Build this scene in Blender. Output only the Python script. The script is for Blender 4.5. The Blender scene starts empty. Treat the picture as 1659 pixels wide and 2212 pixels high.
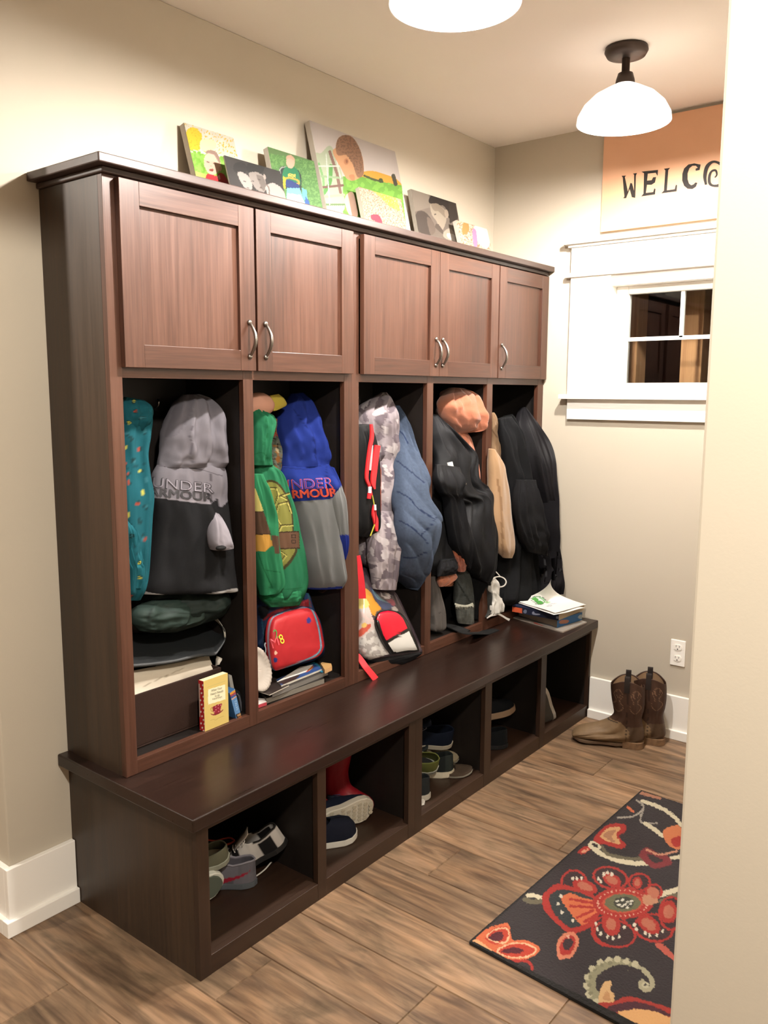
import bpy, bmesh, math, random
import numpy as np
from mathutils import Vector, Matrix, Euler
from mathutils.bvhtree import BVHTree
random.seed(7)
SC = bpy.context.scene
COL = SC.collection

# ---------------------------------------------------------------- camera model (metres; frame 1659x2212)
F = 1814.42; CAM = np.array([2.1354, -1.2376, 1.4847])
YAW, PIT, ROL = math.radians(-38.3265), math.radians(-8.1466), math.radians(0.2279)
def _axes():
    fwd = np.array([math.sin(YAW)*math.cos(PIT), math.cos(YAW)*math.cos(PIT), math.sin(PIT)])
    r = np.array([math.cos(YAW), -math.sin(YAW), 0.0]); u = np.cross(r, fwd)
    return r*math.cos(ROL)+u*math.sin(ROL), -r*math.sin(ROL)+u*math.cos(ROL), fwd
RR, UU, FF = _axes()
def at(u, v, ax, val):
    """point seen at photo position (u, v) lying on the plane ax = val"""
    d = FF*F + RR*(u-829.5) - UU*(v-1106)
    i = 'xyz'.index(ax)
    return CAM + d*(val-CAM[i])/d[i]
def ray(u, v):
    d = FF*F + RR*(u-829.5) - UU*(v-1106)
    return d/np.linalg.norm(d)
def proj(P):
    d = np.asarray(P, float)-CAM; z = d@FF
    return 829.5+F*(d@RR)/z, 1106-F*(d@UU)/z
class Z:
    """a traced detail crop: offset and scale of its coordinates in the photo"""
    def __init__(s, x, y, k): s.x, s.y, s.k = x, y, k
    def uv(s, X, Y): return s.x+X/s.k, s.y+Y/s.k
    def to(s, u, v): return (u-s.x)*s.k, (v-s.y)*s.k
ZP = Z(0, 0, 1.0)

# ---------------------------------------------------------------- colours
def lin(c):
    if isinstance(c, str):
        c = [int(c[i:i+2], 16)/255 for i in (0, 2, 4)]
    c = np.asarray(c, float)
    return np.where(c <= .04045, c/12.92, ((c+.055)/1.055)**2.4)
def rgba(c): return tuple(float(x) for x in lin(c))+(1.0,)

# ---------------------------------------------------------------- painting (albedo patterns on surfaces)
def inpoly(x, y, pts):
    pts = np.asarray(pts, float); n = len(pts); ins = np.zeros(x.shape, bool); j = n-1
    for i in range(n):
        xi, yi = pts[i]; xj, yj = pts[j]
        c = ((yi > y) != (yj > y)) & (x < (xj-xi)*(y-yi)/((yj-yi) or 1e-9)+xi)
        ins ^= c; j = i
    return ins
def segdist(x, y, pts):
    d = np.full(x.shape, 1e9)
    for (x0, y0), (x1, y1) in zip(pts[:-1], pts[1:]):
        dx, dy = x1-x0, y1-y0; L = dx*dx+dy*dy or 1e-9
        t = np.clip(((x-x0)*dx+(y-y0)*dy)/L, 0, 1)
        d = np.minimum(d, np.hypot(x-x0-t*dx, y-y0-t*dy))
    return d
def smooth(pts, n=8, closed=False):
    P = np.asarray(pts, float)
    P = np.vstack([P[-1], P, P[0], P[1]]) if closed else np.vstack([2*P[0]-P[1], P, 2*P[-1]-P[-2]])
    out = []
    for i in range(1, len(P)-2):
        a, b, c, d = P[i-1:i+3]
        for t in np.arange(n)/n:
            out.append(.5*((2*b)+(-a+c)*t+(2*a-5*b+4*c-d)*t*t+(-a+3*b-3*c+d)*t**3))
    if not closed: out.append(P[-2])
    return np.array(out)
def _hash(ix, iy, s):
    h = np.sin(ix*127.1+iy*311.7+s*74.7)*43758.5453
    return h-np.floor(h)
def vnoise(x, y, s=0):
    """gradient noise, about 0..1"""
    x, y = x*.8, y*.8; ix, iy = np.floor(x), np.floor(y); fx, fy = x-ix, y-iy
    u, v = fx*fx*fx*(fx*(fx*6-15)+10), fy*fy*fy*(fy*(fy*6-15)+10)
    def g(i, j):
        a = _hash(ix+i, iy+j, s)*6.2832; return np.cos(a)*(fx-i)+np.sin(a)*(fy-j)
    a, b, c, d = g(0, 0), g(1, 0), g(0, 1), g(1, 1)
    return .5+.75*((a*(1-u)+b*u)*(1-v)+(c*(1-u)+d*u)*v)
def fbm(x, y, s=0, o=3):
    return sum(vnoise(x*2**i, y*2**i, s+i)*.5**i for i in range(o))/sum(.5**i for i in range(o))
def paint(x, y, base, shapes):
    """x, y arrays of pattern coordinates -> linear rgba rows"""
    C = np.tile(lin(base), (len(x), 1))
    for s in shapes:
        k = s[0]
        if k == 'p': m = inpoly(x, y, s[1]); c = s[2]
        elif k == 'ps': m = inpoly(x, y, smooth(s[1], 6, True)); c = s[2]
        elif k == 's': m = segdist(x, y, s[1]) < s[2]; c = s[3]
        elif k == 'ss': m = segdist(x, y, smooth(s[1], 6)) < s[2]; c = s[3]
        elif k == 'so': m = segdist(x, y, smooth(list(s[1]), 6, True)) < s[2]; c = s[3]
        elif k == 'e':
            cx, cy, rx, ry, a = s[1]; a = math.radians(a)
            X = (x-cx)*math.cos(a)+(y-cy)*math.sin(a); Y = -(x-cx)*math.sin(a)+(y-cy)*math.cos(a)
            m = (X/rx)**2+(Y/ry)**2 < 1; c = s[2]
        elif k == 'n':     # noise blotches: scale, threshold, colour, seed
            m = fbm(x/s[1], y/s[1], s[4]) > s[2]-.045; c = s[3]
        elif k == 'c': m = vnoise(x/s[1]+fbm(x/s[1]*1.7, y/s[1]*1.7, s[4])*.8, y/s[1]*.8+fbm(x/s[1]*1.5, y/s[1]*1.5, s[4]+3)*.7, s[4]) > s[2]; c = s[3]
        elif k == 'pn':    # blotches inside a polygon
            m = inpoly(x, y, s[1]) & (fbm(x/s[2], y/s[2], s[5]) > s[3]-.03); c = s[4]
        elif k == 'v':     # gentle tone variation
            C *= (1+s[2]*(fbm(x/s[1], y/s[1], s[3])-.5)*2)[:, None]; continue
        elif k == 'g':     # blend towards a colour down the y range
            t = np.clip((y-s[1])/(s[2]-s[1]), 0, 1)[:, None]; C = C*(1-t)+lin(s[3])*t; continue
        C[m] = lin(c)
    return np.clip(C, 0, 1)

# ---------------------------------------------------------------- objects
KEEP = {}
def origin_of(parent):
    o = np.zeros(3)
    while parent is not None:
        o = o+np.array(parent.location); parent = parent.parent
    return o
def tag(o, label=None, cat=None, group=None, kind=None):
    if label: o['label'] = label
    if cat: o['category'] = cat
    if group: o['group'] = group
    if kind: o['kind'] = kind
    return o
def thing(name, label, cat, loc, group=None, rot=None):
    o = bpy.data.objects.new(name, None); COL.objects.link(o)
    o.location = [float(c) for c in loc]; o.empty_display_size = .05
    if rot: o.rotation_euler = rot
    return tag(o, label, cat, group)
def mesh(name, V, Fc, mat, parent=None, sm=False, col=None, bevel=0, org=None, seg=2, local=False):
    V = np.asarray(V, float)
    if local: org = np.zeros(3)
    elif parent is not None: org = origin_of(parent)
    elif org is None:
        org = np.array([(V[:, 0].min()+V[:, 0].max())/2, (V[:, 1].min()+V[:, 1].max())/2, V[:, 2].min()])
    me = bpy.data.meshes.new(name)
    me.from_pydata([tuple(v) for v in (V-org)], [], [tuple(int(i) for i in f) for f in Fc])
    me.validate()
    mats = mat if isinstance(mat, (list, tuple)) else [mat]
    for m in mats: me.materials.append(m)
    if sm: me.shade_smooth()
    if col is not None:
        a = me.color_attributes.new('Col', 'FLOAT_COLOR', 'POINT')
        a.data.foreach_set('color', np.hstack([col, np.ones((len(col), 1))]).astype(np.float32).ravel())
    o = bpy.data.objects.new(name, me); COL.objects.link(o)
    if parent is not None: o.parent = parent
    if parent is None: o.location = [float(c) for c in org]
    if bevel:
        b = o.modifiers.new('bevel', 'BEVEL'); b.width = bevel; b.segments = seg; b.limit_method = 'ANGLE'; b.angle_limit = .7
    return o
def copy_tree(o, parent=None):
    c = o.copy(); COL.objects.link(c); c.parent = parent
    for ch in list(o.children): copy_tree(ch, c)
    return c
class MB:
    def __init__(s): s.V = []; s.F = []; s.M = []
    def add(s, V, Fc, m=0):
        b = len(s.V); s.V += [tuple(v) for v in V]; s.F += [tuple(i+b for i in f) for f in Fc]; s.M += [m]*len(Fc); return s
    def box(s, x0, x1, y0, y1, z0, z1, m=0):
        V = [(x, y, z) for z in (z0, z1) for x, y in ((x0, y0), (x1, y0), (x1, y1), (x0, y1))]
        return s.add(V, [(3, 2, 1, 0), (4, 5, 6, 7), (0, 1, 5, 4), (1, 2, 6, 5), (2, 3, 7, 6), (3, 0, 4, 7)], m)
    def hexa(s, P, m=0):   # bottom 4 ccw, top 4 ccw
        return s.add(P, [(3, 2, 1, 0), (4, 5, 6, 7), (0, 1, 5, 4), (1, 2, 6, 5), (2, 3, 7, 6), (3, 0, 4, 7)], m)
    def prism(s, P, d, m=0):   # polygon P (3d) extruded by vector d
        n = len(P); P = np.asarray(P, float); Q = P+np.asarray(d, float)
        nrm = np.zeros(3)
        for i in range(n): nrm += np.cross(P[i], P[(i+1) % n])
        f = [tuple(range(n))[::-1], tuple(range(n, 2*n))]+[(i, (i+1) % n, n+(i+1) % n, n+i) for i in range(n)]
        if np.dot(nrm, d) < 0: f = [g[::-1] for g in f]
        return s.add(list(P)+list(Q), f, m)
    def cyl(s, c, r, z0, z1, n=32, m=0):
        return s.lathe(c, [(r, z0), (r, z1)], n, m, True)
    def lathe(s, c, prof, n=40, m=0, cap=False):
        V = [(c[0]+r*math.cos(2*math.pi*j/n), c[1]+r*math.sin(2*math.pi*j/n), z) for r, z in prof for j in range(n)]
        f = [(i*n+j, i*n+(j+1) % n, (i+1)*n+(j+1) % n, (i+1)*n+j) for i in range(len(prof)-1) for j in range(n)]
        if cap: f += [tuple(range(n))[::-1], tuple(range((len(prof)-1)*n, len(prof)*n))]
        return s.add(V, f, m)
    def tube(s, pts, r, n=10, m=0, flat=1.0, cap=True):
        P = np.asarray(pts, float); k = len(P); V = []
        up = np.array([0, 0, 1.0]); prev = None
        for i in range(k):
            t = P[min(i+1, k-1)]-P[max(i-1, 0)]; t /= np.linalg.norm(t)
            a = prev if prev is not None else (np.cross(t, up) if abs(t[2]) < .95 else np.cross(t, [1., 0, 0]))
            a = a-t*(a@t); a /= np.linalg.norm(a); prev = a; b = np.cross(t, a)
            rr = r[i] if hasattr(r, '__len__') else r
            for j in range(n):
                w = 2*math.pi*j/n; V.append(P[i]+a*rr*math.cos(w)+b*rr*flat*math.sin(w))
        f = [(i*n+j, i*n+(j+1) % n, (i+1)*n+(j+1) % n, (i+1)*n+j) for i in range(k-1) for j in range(n)]
        if cap: f += [tuple(range(n))[::-1], tuple(range((k-1)*n, k*n))]
        return s.add(V, f, m)
    def build(s, name, mat, parent=None, **kw):
        o = mesh(name, s.V, s.F, mat, parent, **kw)
        if any(s.M) and len(o.data.polygons) == len(s.M): o.data.polygons.foreach_set('material_index', s.M)
        return o
def boxo(name, b, mat, parent=None, bevel=0, **kw):
    return MB().box(*b).build(name, mat, parent, bevel=bevel, **kw)
def sphere(c, r, n=20, k=12):
    V = []; f = []
    for i in range(k+1):
        a = math.pi*i/k
        for j in range(n):
            w = 2*math.pi*j/n; V.append((c[0]+r[0]*math.sin(a)*math.cos(w), c[1]+r[1]*math.sin(a)*math.sin(w), c[2]+r[2]*math.cos(a)))
    f = [(i*n+j, (i+1)*n+j, (i+1)*n+(j+1) % n, i*n+(j+1) % n) for i in range(k) for j in range(n)]
    return V, f

# ---------------------------------------------------------------- lofts: paired outline points -> solid body
def cr(P, R):
    P = np.asarray(P, float)
    if len(P) == 1: return np.repeat(P, R, 0)
    one = P.ndim == 1
    if one: P = P[:, None]
    Q = np.vstack([2*P[0]-P[1], P, 2*P[-1]-P[-2]]); t = np.linspace(0, len(P)-1-1e-9, R)
    i = t.astype(int); f = (t-i)[:, None]; a, b, c, d = Q[i], Q[i+1], Q[i+2], Q[i+3]
    o = .5*((2*b)+(-a+c)*f+(2*a-5*b+4*c-d)*f*f+(-a+3*b-3*c+d)*f**3)
    return o[:, 0] if one else o
def loft(A, B, W, nrm, R=60, N=64, pw=.8, fold=0.0, fk=5, seed=0, wob=0.0, ends=(.004, .004), openend=False, ribs=None):
    """A, B: paired outline points, W: half thickness, nrm: thickness direction"""
    A, B = cr(A, R), cr(B, R); W = np.full(R, W) if not hasattr(W, '__len__') else cr(W, R)
    nrm = np.asarray(nrm, float)
    if nrm.ndim == 1: nrm = np.tile(nrm, (R, 1))
    else: nrm = cr(nrm, R)
    nrm /= np.linalg.norm(nrm, axis=1)[:, None]
    rnd = np.random.RandomState(seed); ph = rnd.rand(8)*6.28; dr = (rnd.rand(8)-.5)*5; am = .4+rnd.rand(8)
    th = np.arange(N)/N*2*math.pi; c, s = np.cos(th), np.sin(th)
    c2 = np.sign(c)*np.abs(c)**pw; s2 = np.sign(s)*np.abs(s)**pw
    t = np.linspace(0, 1, R)[:, None]
    env = np.clip(np.minimum(t, 1-t)*8+.25, 0, 1)
    ff = 0
    for i in range(5):
        ff = ff+am[i]*np.sin(fk*(1+.55*i)*(c2[None, :]*1.6)+ph[i]+dr[i]*t*(1+.4*i)+(s2[None, :] < 0)*2.1)/(1+.5*i)
    hh = .7*(vnoise(c2[None, :]*2.6+t*1.7+(s2[None, :] < 0)*7, t*3.6-c2[None, :]*1.1, seed)-.5)+.3*(vnoise(c2[None, :]*6+t*5, t*8-c2[None, :]*4+(s2[None, :] < 0)*3, seed+5)-.5)
    wr = (hh*1.5)*wob
    mid = (A+B)/2; half = (A-B)/2
    thick = W[:, None]*s2[None, :]+(fold*ff+wr)*env*np.sign(s2[None, :]+1e-9)*np.abs(s2[None, :])**.8
    if ribs is not None: thick = thick+ribs(t, c2[None, :])*np.abs(s2[None, :])**.4*np.sign(s2[None, :])
    V = mid[:, None, :]+half[:, None, :]*c2[None, :, None]+nrm[:, None, :]*thick[:, :, None]
    V = V.reshape(-1, 3)
    f = [(i*N+j, i*N+(j+1) % N, (i+1)*N+(j+1) % N, (i+1)*N+j) for i in range(R-1) for j in range(N)]
    if not openend:
        V = np.vstack([V, mid[0], mid[-1]]); k = R*N
        f += [((j+1) % N, j, k) for j in range(N)]+[((R-1)*N+j, (R-1)*N+(j+1) % N, k+1) for j in range(N)]
    return V, f
NX = np.array([1., 0, 0])
AL = .5; BAY = None
def gar(name, parent, zt, A, B, x, W, base, shapes=(), mat=None, R=90, N=72, fold=.004, fk=5, wob=.004, seed=0, pw=.8, nrm=None, al=None, dx=0.0, xb=None, **kw):
    """cloth body: left outline A, right outline B traced in crop zt, hanging at depth x (list or value)"""
    n = len(A); xs = x if hasattr(x, '__len__') else [x]*n
    if len(xs) == 2 and n > 2: xs = np.linspace(xs[0], xs[1], n)
    xs = [q+dx for q in xs]
    a = [at(*zt.uv(*p), 'x', xx) for p, xx in zip(A, xs)]; b = [at(*zt.uv(*p), 'x', xx) for p, xx in zip(B, xs if xb is None else xb)]
    if BAY:
        for i, q in enumerate(b):
            if q[1] > BAY[1] and q[0] < .30:
                w = at(*zt.uv(*B[i]), 'y', BAY[1]); b[i] = w if w[0] < .30 else at(*zt.uv(*B[i]), 'x', .30)
        for i, q in enumerate(a):
            if q[1] < BAY[0] and q[0] < .29: a[i] = np.array([q[0], BAY[0], q[2]])
    V, f = loft(a, b, W, NX if nrm is None else nrm, R, N, pw, fold, fk, seed, wob, **kw)
    u, v = proj(V); X, Y = zt.to(u, v)
    return mesh(name, V, f, mat or M['cloth'], parent, sm=True, col=paint(X, Y, base, shapes)*(AL if al is None else al))
def bvh(*objs):
    V = []; Fc = []
    for o in objs:
        mw = origin_of(o.parent)+np.array(o.location) if o.parent else np.array(o.location)
        b = len(V); V += [Vector(np.array(v.co)+mw) for v in o.data.vertices]; Fc += [[i+b for i in p.vertices] for p in o.data.polygons]
    return BVHTree.FromPolygons(V, Fc)
def stick(name, parent, V2, Fc, tree, mat, off=.0022, fall=None, thick=True):
    """flat shapes given as photo positions, laid on the surface they are printed on"""
    out = []; last = fall or 2.3; c = Vector(CAM)
    for u, v in V2:
        d = Vector(ray(u, v)); hit = tree.ray_cast(c, d)
        if hit[0] is not None: last = hit[3]
        out.append(np.array(c+d*(last-off*1.3)))
    return mesh(name, out, Fc, mat, parent)
def text_geo(s, bold=0.0, fill=True, space=1.0):
    cu = bpy.data.curves.new('txt', 'FONT'); cu.body = s; cu.offset = bold; cu.space_character = space
    cu.resolution_u = 3; cu.fill_mode = 'BOTH' if fill else 'NONE'
    o = bpy.data.objects.new('txt', cu); COL.objects.link(o); bpy.context.view_layer.update()
    me = bpy.data.meshes.new_from_object(o.evaluated_get(bpy.context.evaluated_depsgraph_get()))
    V = np.array([v.co[:2] for v in me.vertices]); Fc = [tuple(p.vertices) for p in me.polygons]
    bpy.data.objects.remove(o); bpy.data.curves.remove(cu); bpy.data.meshes.remove(me)
    lo, hi = V.min(0), V.max(0)
    return (V-lo)/(hi-lo), Fc, lo, hi
def quadmap(uv, q):   # q: bl, br, tr, tl
    q = np.asarray(q, float); s, t = uv[:, :1], uv[:, 1:]
    return q[0]*(1-s)*(1-t)+q[1]*s*(1-t)+q[2]*s*t+q[3]*(1-s)*t

# ---------------------------------------------------------------- materials
def nodes(name, rough=.6, spec=.4, metal=0.0):
    m = bpy.data.materials.new(name); m.use_nodes = True; nt = m.node_tree
    b = nt.nodes['Principled BSDF']; b.inputs['Roughness'].default_value = rough
    b.inputs['Specular IOR Level'].default_value = spec; b.inputs['Metallic'].default_value = metal
    return m, nt, b
def nd(nt, t, **kw):
    n = nt.nodes.new(t)
    for k, v in kw.items():
        if k in n.inputs: n.inputs[k].default_value = v
        else: setattr(n, k, v)
    return n
def ramp(nt, stops):
    r = nt.nodes.new('ShaderNodeValToRGB'); el = r.color_ramp.elements
    while len(el) < len(stops): el.new(.5)
    for e, (p, c) in zip(el, stops): e.position = p; e.color = c if len(c) == 4 else rgba(c)
    return r
def bump(nt, b, src, strength, dist=.001):
    n = nt.nodes.new('ShaderNodeBump'); n.inputs['Strength'].default_value = strength; n.inputs['Distance'].default_value = dist
    nt.links.new(src, n.inputs['Height']); nt.links.new(n.outputs[0], b.inputs['Normal'])
def plain(name, c, rough=.6, spec=.4, metal=0, bmp=0, scale=200, var=0.0):
    m, nt, b = nodes(name, rough, spec, metal); b.inputs['Base Color'].default_value = rgba(c)
    tc = nd(nt, 'ShaderNodeTexCoord'); n = nd(nt, 'ShaderNodeTexNoise', Scale=scale); n.inputs['Detail'].default_value = 3
    nt.links.new(tc.outputs['Object'], n.inputs['Vector'])
    if bmp: bump(nt, b, n.outputs['Fac'], bmp)
    if var:
        L = lin(c); r = ramp(nt, [(.3, tuple(L*(1-var))+(1,)), (.7, tuple(np.clip(L*(1+var), 0, 1))+(1,))])
        nt.links.new(n.outputs['Fac'], r.inputs[0]); nt.links.new(r.outputs[0], b.inputs['Base Color'])
    return m
def vcol(name, rough=.85, spec=.2, bmp=.3, scale=900, sheen=0.0):
    m, nt, b = nodes(name, rough, spec)
    a = nd(nt, 'ShaderNodeVertexColor', layer_name='Col'); nt.links.new(a.outputs[0], b.inputs['Base Color'])
    if sheen: b.inputs['Sheen Weight'].default_value = sheen
    if bmp:
        tc = nd(nt, 'ShaderNodeTexCoord'); n = nd(nt, 'ShaderNodeTexNoise', Scale=scale)
        nt.links.new(tc.outputs['Object'], n.inputs['Vector']); bump(nt, b, n.outputs['Fac'], bmp, .0008)
    return m
def wood(name, axis, dark, mid, light, rough=.38, k=1.0):
    m, nt, b = nodes(name, rough, .5)
    tc = nd(nt, 'ShaderNodeTexCoord'); mp = nd(nt, 'ShaderNodeMapping')
    sc = {'z': (46, 46, 1.6), 'y': (46, 1.6, 46), 'x': (1.6, 46, 46)}[axis]
    mp.inputs['Scale'].default_value = [q*k*(1.9 if q > 10 else 1.6) for q in sc]
    nt.links.new(tc.outputs['Object'], mp.inputs[0])
    n1 = nd(nt, 'ShaderNodeTexNoise', Scale=1.0); n1.inputs['Detail'].default_value = 5; n1.inputs['Distortion'].default_value = .6
    nt.links.new(mp.outputs[0], n1.inputs['Vector'])
    mp2 = nd(nt, 'ShaderNodeMapping'); mp2.inputs['Scale'].default_value = [max(q/9, .5) for q in sc]
    nt.links.new(tc.outputs['Object'], mp2.inputs[0])
    n2 = nd(nt, 'ShaderNodeTexNoise', Scale=1.2); n2.inputs['Detail'].default_value = 4
    nt.links.new(mp2.outputs[0], n2.inputs['Vector'])
    mp3 = nd(nt, 'ShaderNodeMapping'); mp3.inputs['Scale'].default_value = [q*4 for q in sc]
    nt.links.new(tc.outputs['Object'], mp3.inputs[0])
    n3 = nd(nt, 'ShaderNodeTexNoise', Scale=1.5); nt.links.new(mp3.outputs[0], n3.inputs['Vector'])
    ad = nd(nt, 'ShaderNodeMath', operation='MULTIPLY_ADD'); ad.inputs[1].default_value = .36
    nt.links.new(n1.outputs['Fac'], ad.inputs[0]); 
    sb = nd(nt, 'ShaderNodeMath', operation='MULTIPLY'); sb.inputs[1].default_value = .52; nt.links.new(n2.outputs['Fac'], sb.inputs[0])
    nt.links.new(sb.outputs[0], ad.inputs[2])
    a2 = nd(nt, 'ShaderNodeMath', operation='MULTIPLY_ADD'); a2.inputs[1].default_value = .17
    nt.links.new(n3.outputs['Fac'], a2.inputs[0]); nt.links.new(ad.outputs[0], a2.inputs[2])
    r = ramp(nt, [(.38, dark), (.52, mid), (.68, light)]); nt.links.new(a2.outputs[0], r.inputs[0])
    nt.links.new(r.outputs[0], b.inputs['Base Color'])
    bump(nt, b, a2.outputs[0], .25, .0006)
    rr = nd(nt, 'ShaderNodeMapRange'); rr.inputs['To Min'].default_value = rough-.08; rr.inputs['To Max'].default_value = rough+.1
    nt.links.new(n1.outputs['Fac'], rr.inputs['Value']); nt.links.new(rr.outputs[0], b.inputs['Roughness'])
    return m
M = {}
W3 = ('2e1a11', '45291d', '58392b')
M['wood_z'] = wood('stained_oak_upright', 'z', *W3)
M['wood_y'] = wood('stained_oak_rail', 'y', *W3)
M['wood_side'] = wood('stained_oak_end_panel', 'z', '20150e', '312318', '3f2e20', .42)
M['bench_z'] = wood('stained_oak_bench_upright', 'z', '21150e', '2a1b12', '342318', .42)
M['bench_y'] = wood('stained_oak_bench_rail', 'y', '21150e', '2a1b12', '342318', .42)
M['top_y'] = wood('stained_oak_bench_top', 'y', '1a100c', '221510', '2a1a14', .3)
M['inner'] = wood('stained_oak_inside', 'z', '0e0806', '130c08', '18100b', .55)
M['crown'] = wood('stained_oak_crown', 'y', '2a1e19', '372721', '43312a', .4)
M['cloth'] = vcol('cotton_cloth', .9, .15, .35, 900)
M['fleece'] = vcol('fleece_cloth', .95, .1, .9, 500, .3)
M['nylon'] = vcol('nylon_cloth', .62, .2, .15, 300)
M['print'] = vcol('printed_surface', .5, .35, 0)
M['canvas'] = vcol('canvas_print', .6, .3, .2, 1500)
M['vinyl'] = vcol('glossy_vinyl', .22, .6, 0)
M['leather'] = vcol('worn_leather', .6, .35, .5, 260)
M['rubber'] = vcol('rubber', .45, .4, .2, 150)
M['rug'] = vcol('rug_pile', .97, .05, 1.0, 700, .2)
M['white'] = plain('white_painted_wood', 'f4f1ea', .35, .4, bmp=.05, scale=60)
M['paper'] = plain('paper_white', 'f2efe6', .8, .2)
M['metal'] = plain('brushed_nickel', '8f8a84', .3, .5, 1.0)
M['bronze'] = plain('dark_bronze', '40352f', .5, .5, .6)
M['black'] = plain('black_cloth', '141414', .85, .2, bmp=.2, scale=400)
M['blackgloss'] = plain('black_plastic', '101010', .35, .4)
# ================================================================ THE ROOM
H = 2.6046; YF = 2.2829; DT = .2848; DB = .57; XR = 1.803; YW = -.19
def wallmat(name, c, c2):
    m, nt, b = nodes(name, .85, .2)
    tc = nd(nt, 'ShaderNodeTexCoord'); n = nd(nt, 'ShaderNodeTexNoise', Scale=1.1); n.inputs['Detail'].default_value = 2
    nt.links.new(tc.outputs['Object'], n.inputs['Vector']); r = ramp(nt, [(.3, c), (.7, c2)])
    nt.links.new(n.outputs['Fac'], r.inputs[0]); nt.links.new(r.outputs[0], b.inputs['Base Color'])
    n2 = nd(nt, 'ShaderNodeTexNoise', Scale=260.0); nt.links.new(tc.outputs['Object'], n2.inputs['Vector'])
    bump(nt, b, n2.outputs['Fac'], .12, .0008); return m
M['wall'] = wallmat('greige_wall_paint', 'b9b0a0', 'beb5a5')
M['ceil'] = wallmat('ceiling_paint', 'f1e8df', 'f4ece4')
# floor: long wood-look tiles, each with its own tone
def floor_mat():
    m, nt, b = nodes('wood_look_floor_tile', .42, .4)
    tc = nd(nt, 'ShaderNodeTexCoord'); at_ = nd(nt, 'ShaderNodeVertexColor', layer_name='Col')
    off = nd(nt, 'ShaderNodeVectorMath', operation='MULTIPLY_ADD'); off.inputs[1].default_value = (37, 23, 0)
    nt.links.new(at_.outputs[0], off.inputs[0]); nt.links.new(tc.outputs['Object'], off.inputs[2])
    def ns(scale, det, dist=0.0):
        mp = nd(nt, 'ShaderNodeMapping'); mp.inputs['Scale'].default_value = scale; nt.links.new(off.outputs[0], mp.inputs[0])
        n = nd(nt, 'ShaderNodeTexNoise', Scale=1.0); n.inputs['Detail'].default_value = det; n.inputs['Distortion'].default_value = dist
        nt.links.new(mp.outputs[0], n.inputs['Vector']); return n
    n1 = ns((2.6, 19, 1), 8, 1.6); n2 = ns((9, 120, 1), 5, .5); n3 = ns((4.2, 9.5, 1), 5, 1.0)
    r1 = ramp(nt, [(.30, '544233'), (.42, '6c5643'), (.54, '806851'), (.68, '957960')]); nt.links.new(n1.outputs['Fac'], r1.inputs[0])
    r2 = ramp(nt, [(.3, (.78, .78, .78, 1)), (.6, (1.1, 1.1, 1.1, 1))]); nt.links.new(n2.outputs['Fac'], r2.inputs[0])
    mx = nd(nt, 'ShaderNodeMix', data_type='RGBA', blend_type='MULTIPLY'); mx.inputs[0].default_value = .8
    nt.links.new(r1.outputs[0], mx.inputs[6]); nt.links.new(r2.outputs[0], mx.inputs[7])
    r3 = ramp(nt, [(.30, (.50, .52, .50, 1)), (.44, (.93, .93, .93, 1)), (.66, (1.1, 1.02, .93, 1))]); nt.links.new(n3.outputs['Fac'], r3.inputs[0])
    m2 = nd(nt, 'ShaderNodeMix', data_type='RGBA', blend_type='MULTIPLY'); m2.inputs[0].default_value = .85
    nt.links.new(mx.outputs[2], m2.inputs[6]); nt.links.new(r3.outputs[0], m2.inputs[7])
    sp = nd(nt, 'ShaderNodeSeparateColor'); nt.links.new(at_.outputs[0], sp.inputs[0])
    mr = nd(nt, 'ShaderNodeMapRange'); mr.inputs['To Min'].default_value = .78; mr.inputs['To Max'].default_value = 1.16; nt.links.new(sp.outputs[2], mr.inputs['Value'])
    m3 = nd(nt, 'ShaderNodeVectorMath', operation='SCALE'); nt.links.new(m2.outputs[2], m3.inputs[0]); nt.links.new(mr.outputs[0], m3.inputs['Scale'])
    nt.links.new(m3.outputs[0], b.inputs['Base Color'])
    bump(nt, b, n2.outputs['Fac'], .35, .001)
    return m
M['floor'] = floor_mat(); M['grout'] = plain('floor_grout', '6f5d4b', .9, .1)
def build_floor():
    V = []; Fc = []; MI = []; C = []
    PL = 1.22; PW = .1925; g = .0014
    ends = {-2: .315, -1: .97, 0: .65, 1: 1.047, 2: 1.33, 3: .42, 4: .743, 5: .25, 6: .995, 7: .55, 8: 1.15, 9: .85, 10: .4, 11: 1.2}
    rnd = random.Random(5)
    for k in range(-22, 13):
        y0 = -.02+k*PW; y1 = y0+PW
        y1 = min(y1, YF+.02)
        if y0 > YF: continue
        x = ends.get(k, rnd.random()*PL)-PL*3
        while x < 4.2:
            a, b_ = max(x, -2.2), min(x+PL, 4.2)
            if b_ > a:
                c = (rnd.random(), rnd.random(), rnd.random())
                n = len(V)
                for z, q in ((-.004, g*.3), (0, g+.0012)):
                    V += [(a+q, y0+q, z), (b_-q, y0+q, z), (b_-q, y1-q, z), (a+q, y1-q, z)]
                C += [c]*8
                Fc += [(n+4, n+5, n+6, n+7)]+[(n+i, n+(i+1) % 4, n+4+(i+1) % 4, n+4+i) for i in range(4)]; MI += [0]*5
            x += PL
    n = len(V); V += [(-2.2, -4.4, -.003), (4.2, -4.4, -.003), (4.2, YF+.02, -.003), (-2.2, YF+.02, -.003)]; Fc.append((n, n+1, n+2, n+3)); MI.append(1); C += [(0, 0, 0)]*4
    for z in (-.06,):
        n = len(V); V += [(-2.2, -4.4, z), (4.2, -4.4, z), (4.2, YF+.02, z), (-2.2, YF+.02, z)]; Fc.append((n+3, n+2, n+1, n)); MI.append(1); C += [(0, 0, 0)]*4
    o = mesh('floor', V, Fc, [M['floor'], M['grout']], col=np.array(C), org=np.zeros(3)); o.data.polygons.foreach_set('material_index', MI)
    tag(o, kind='structure')
build_floor()
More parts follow.
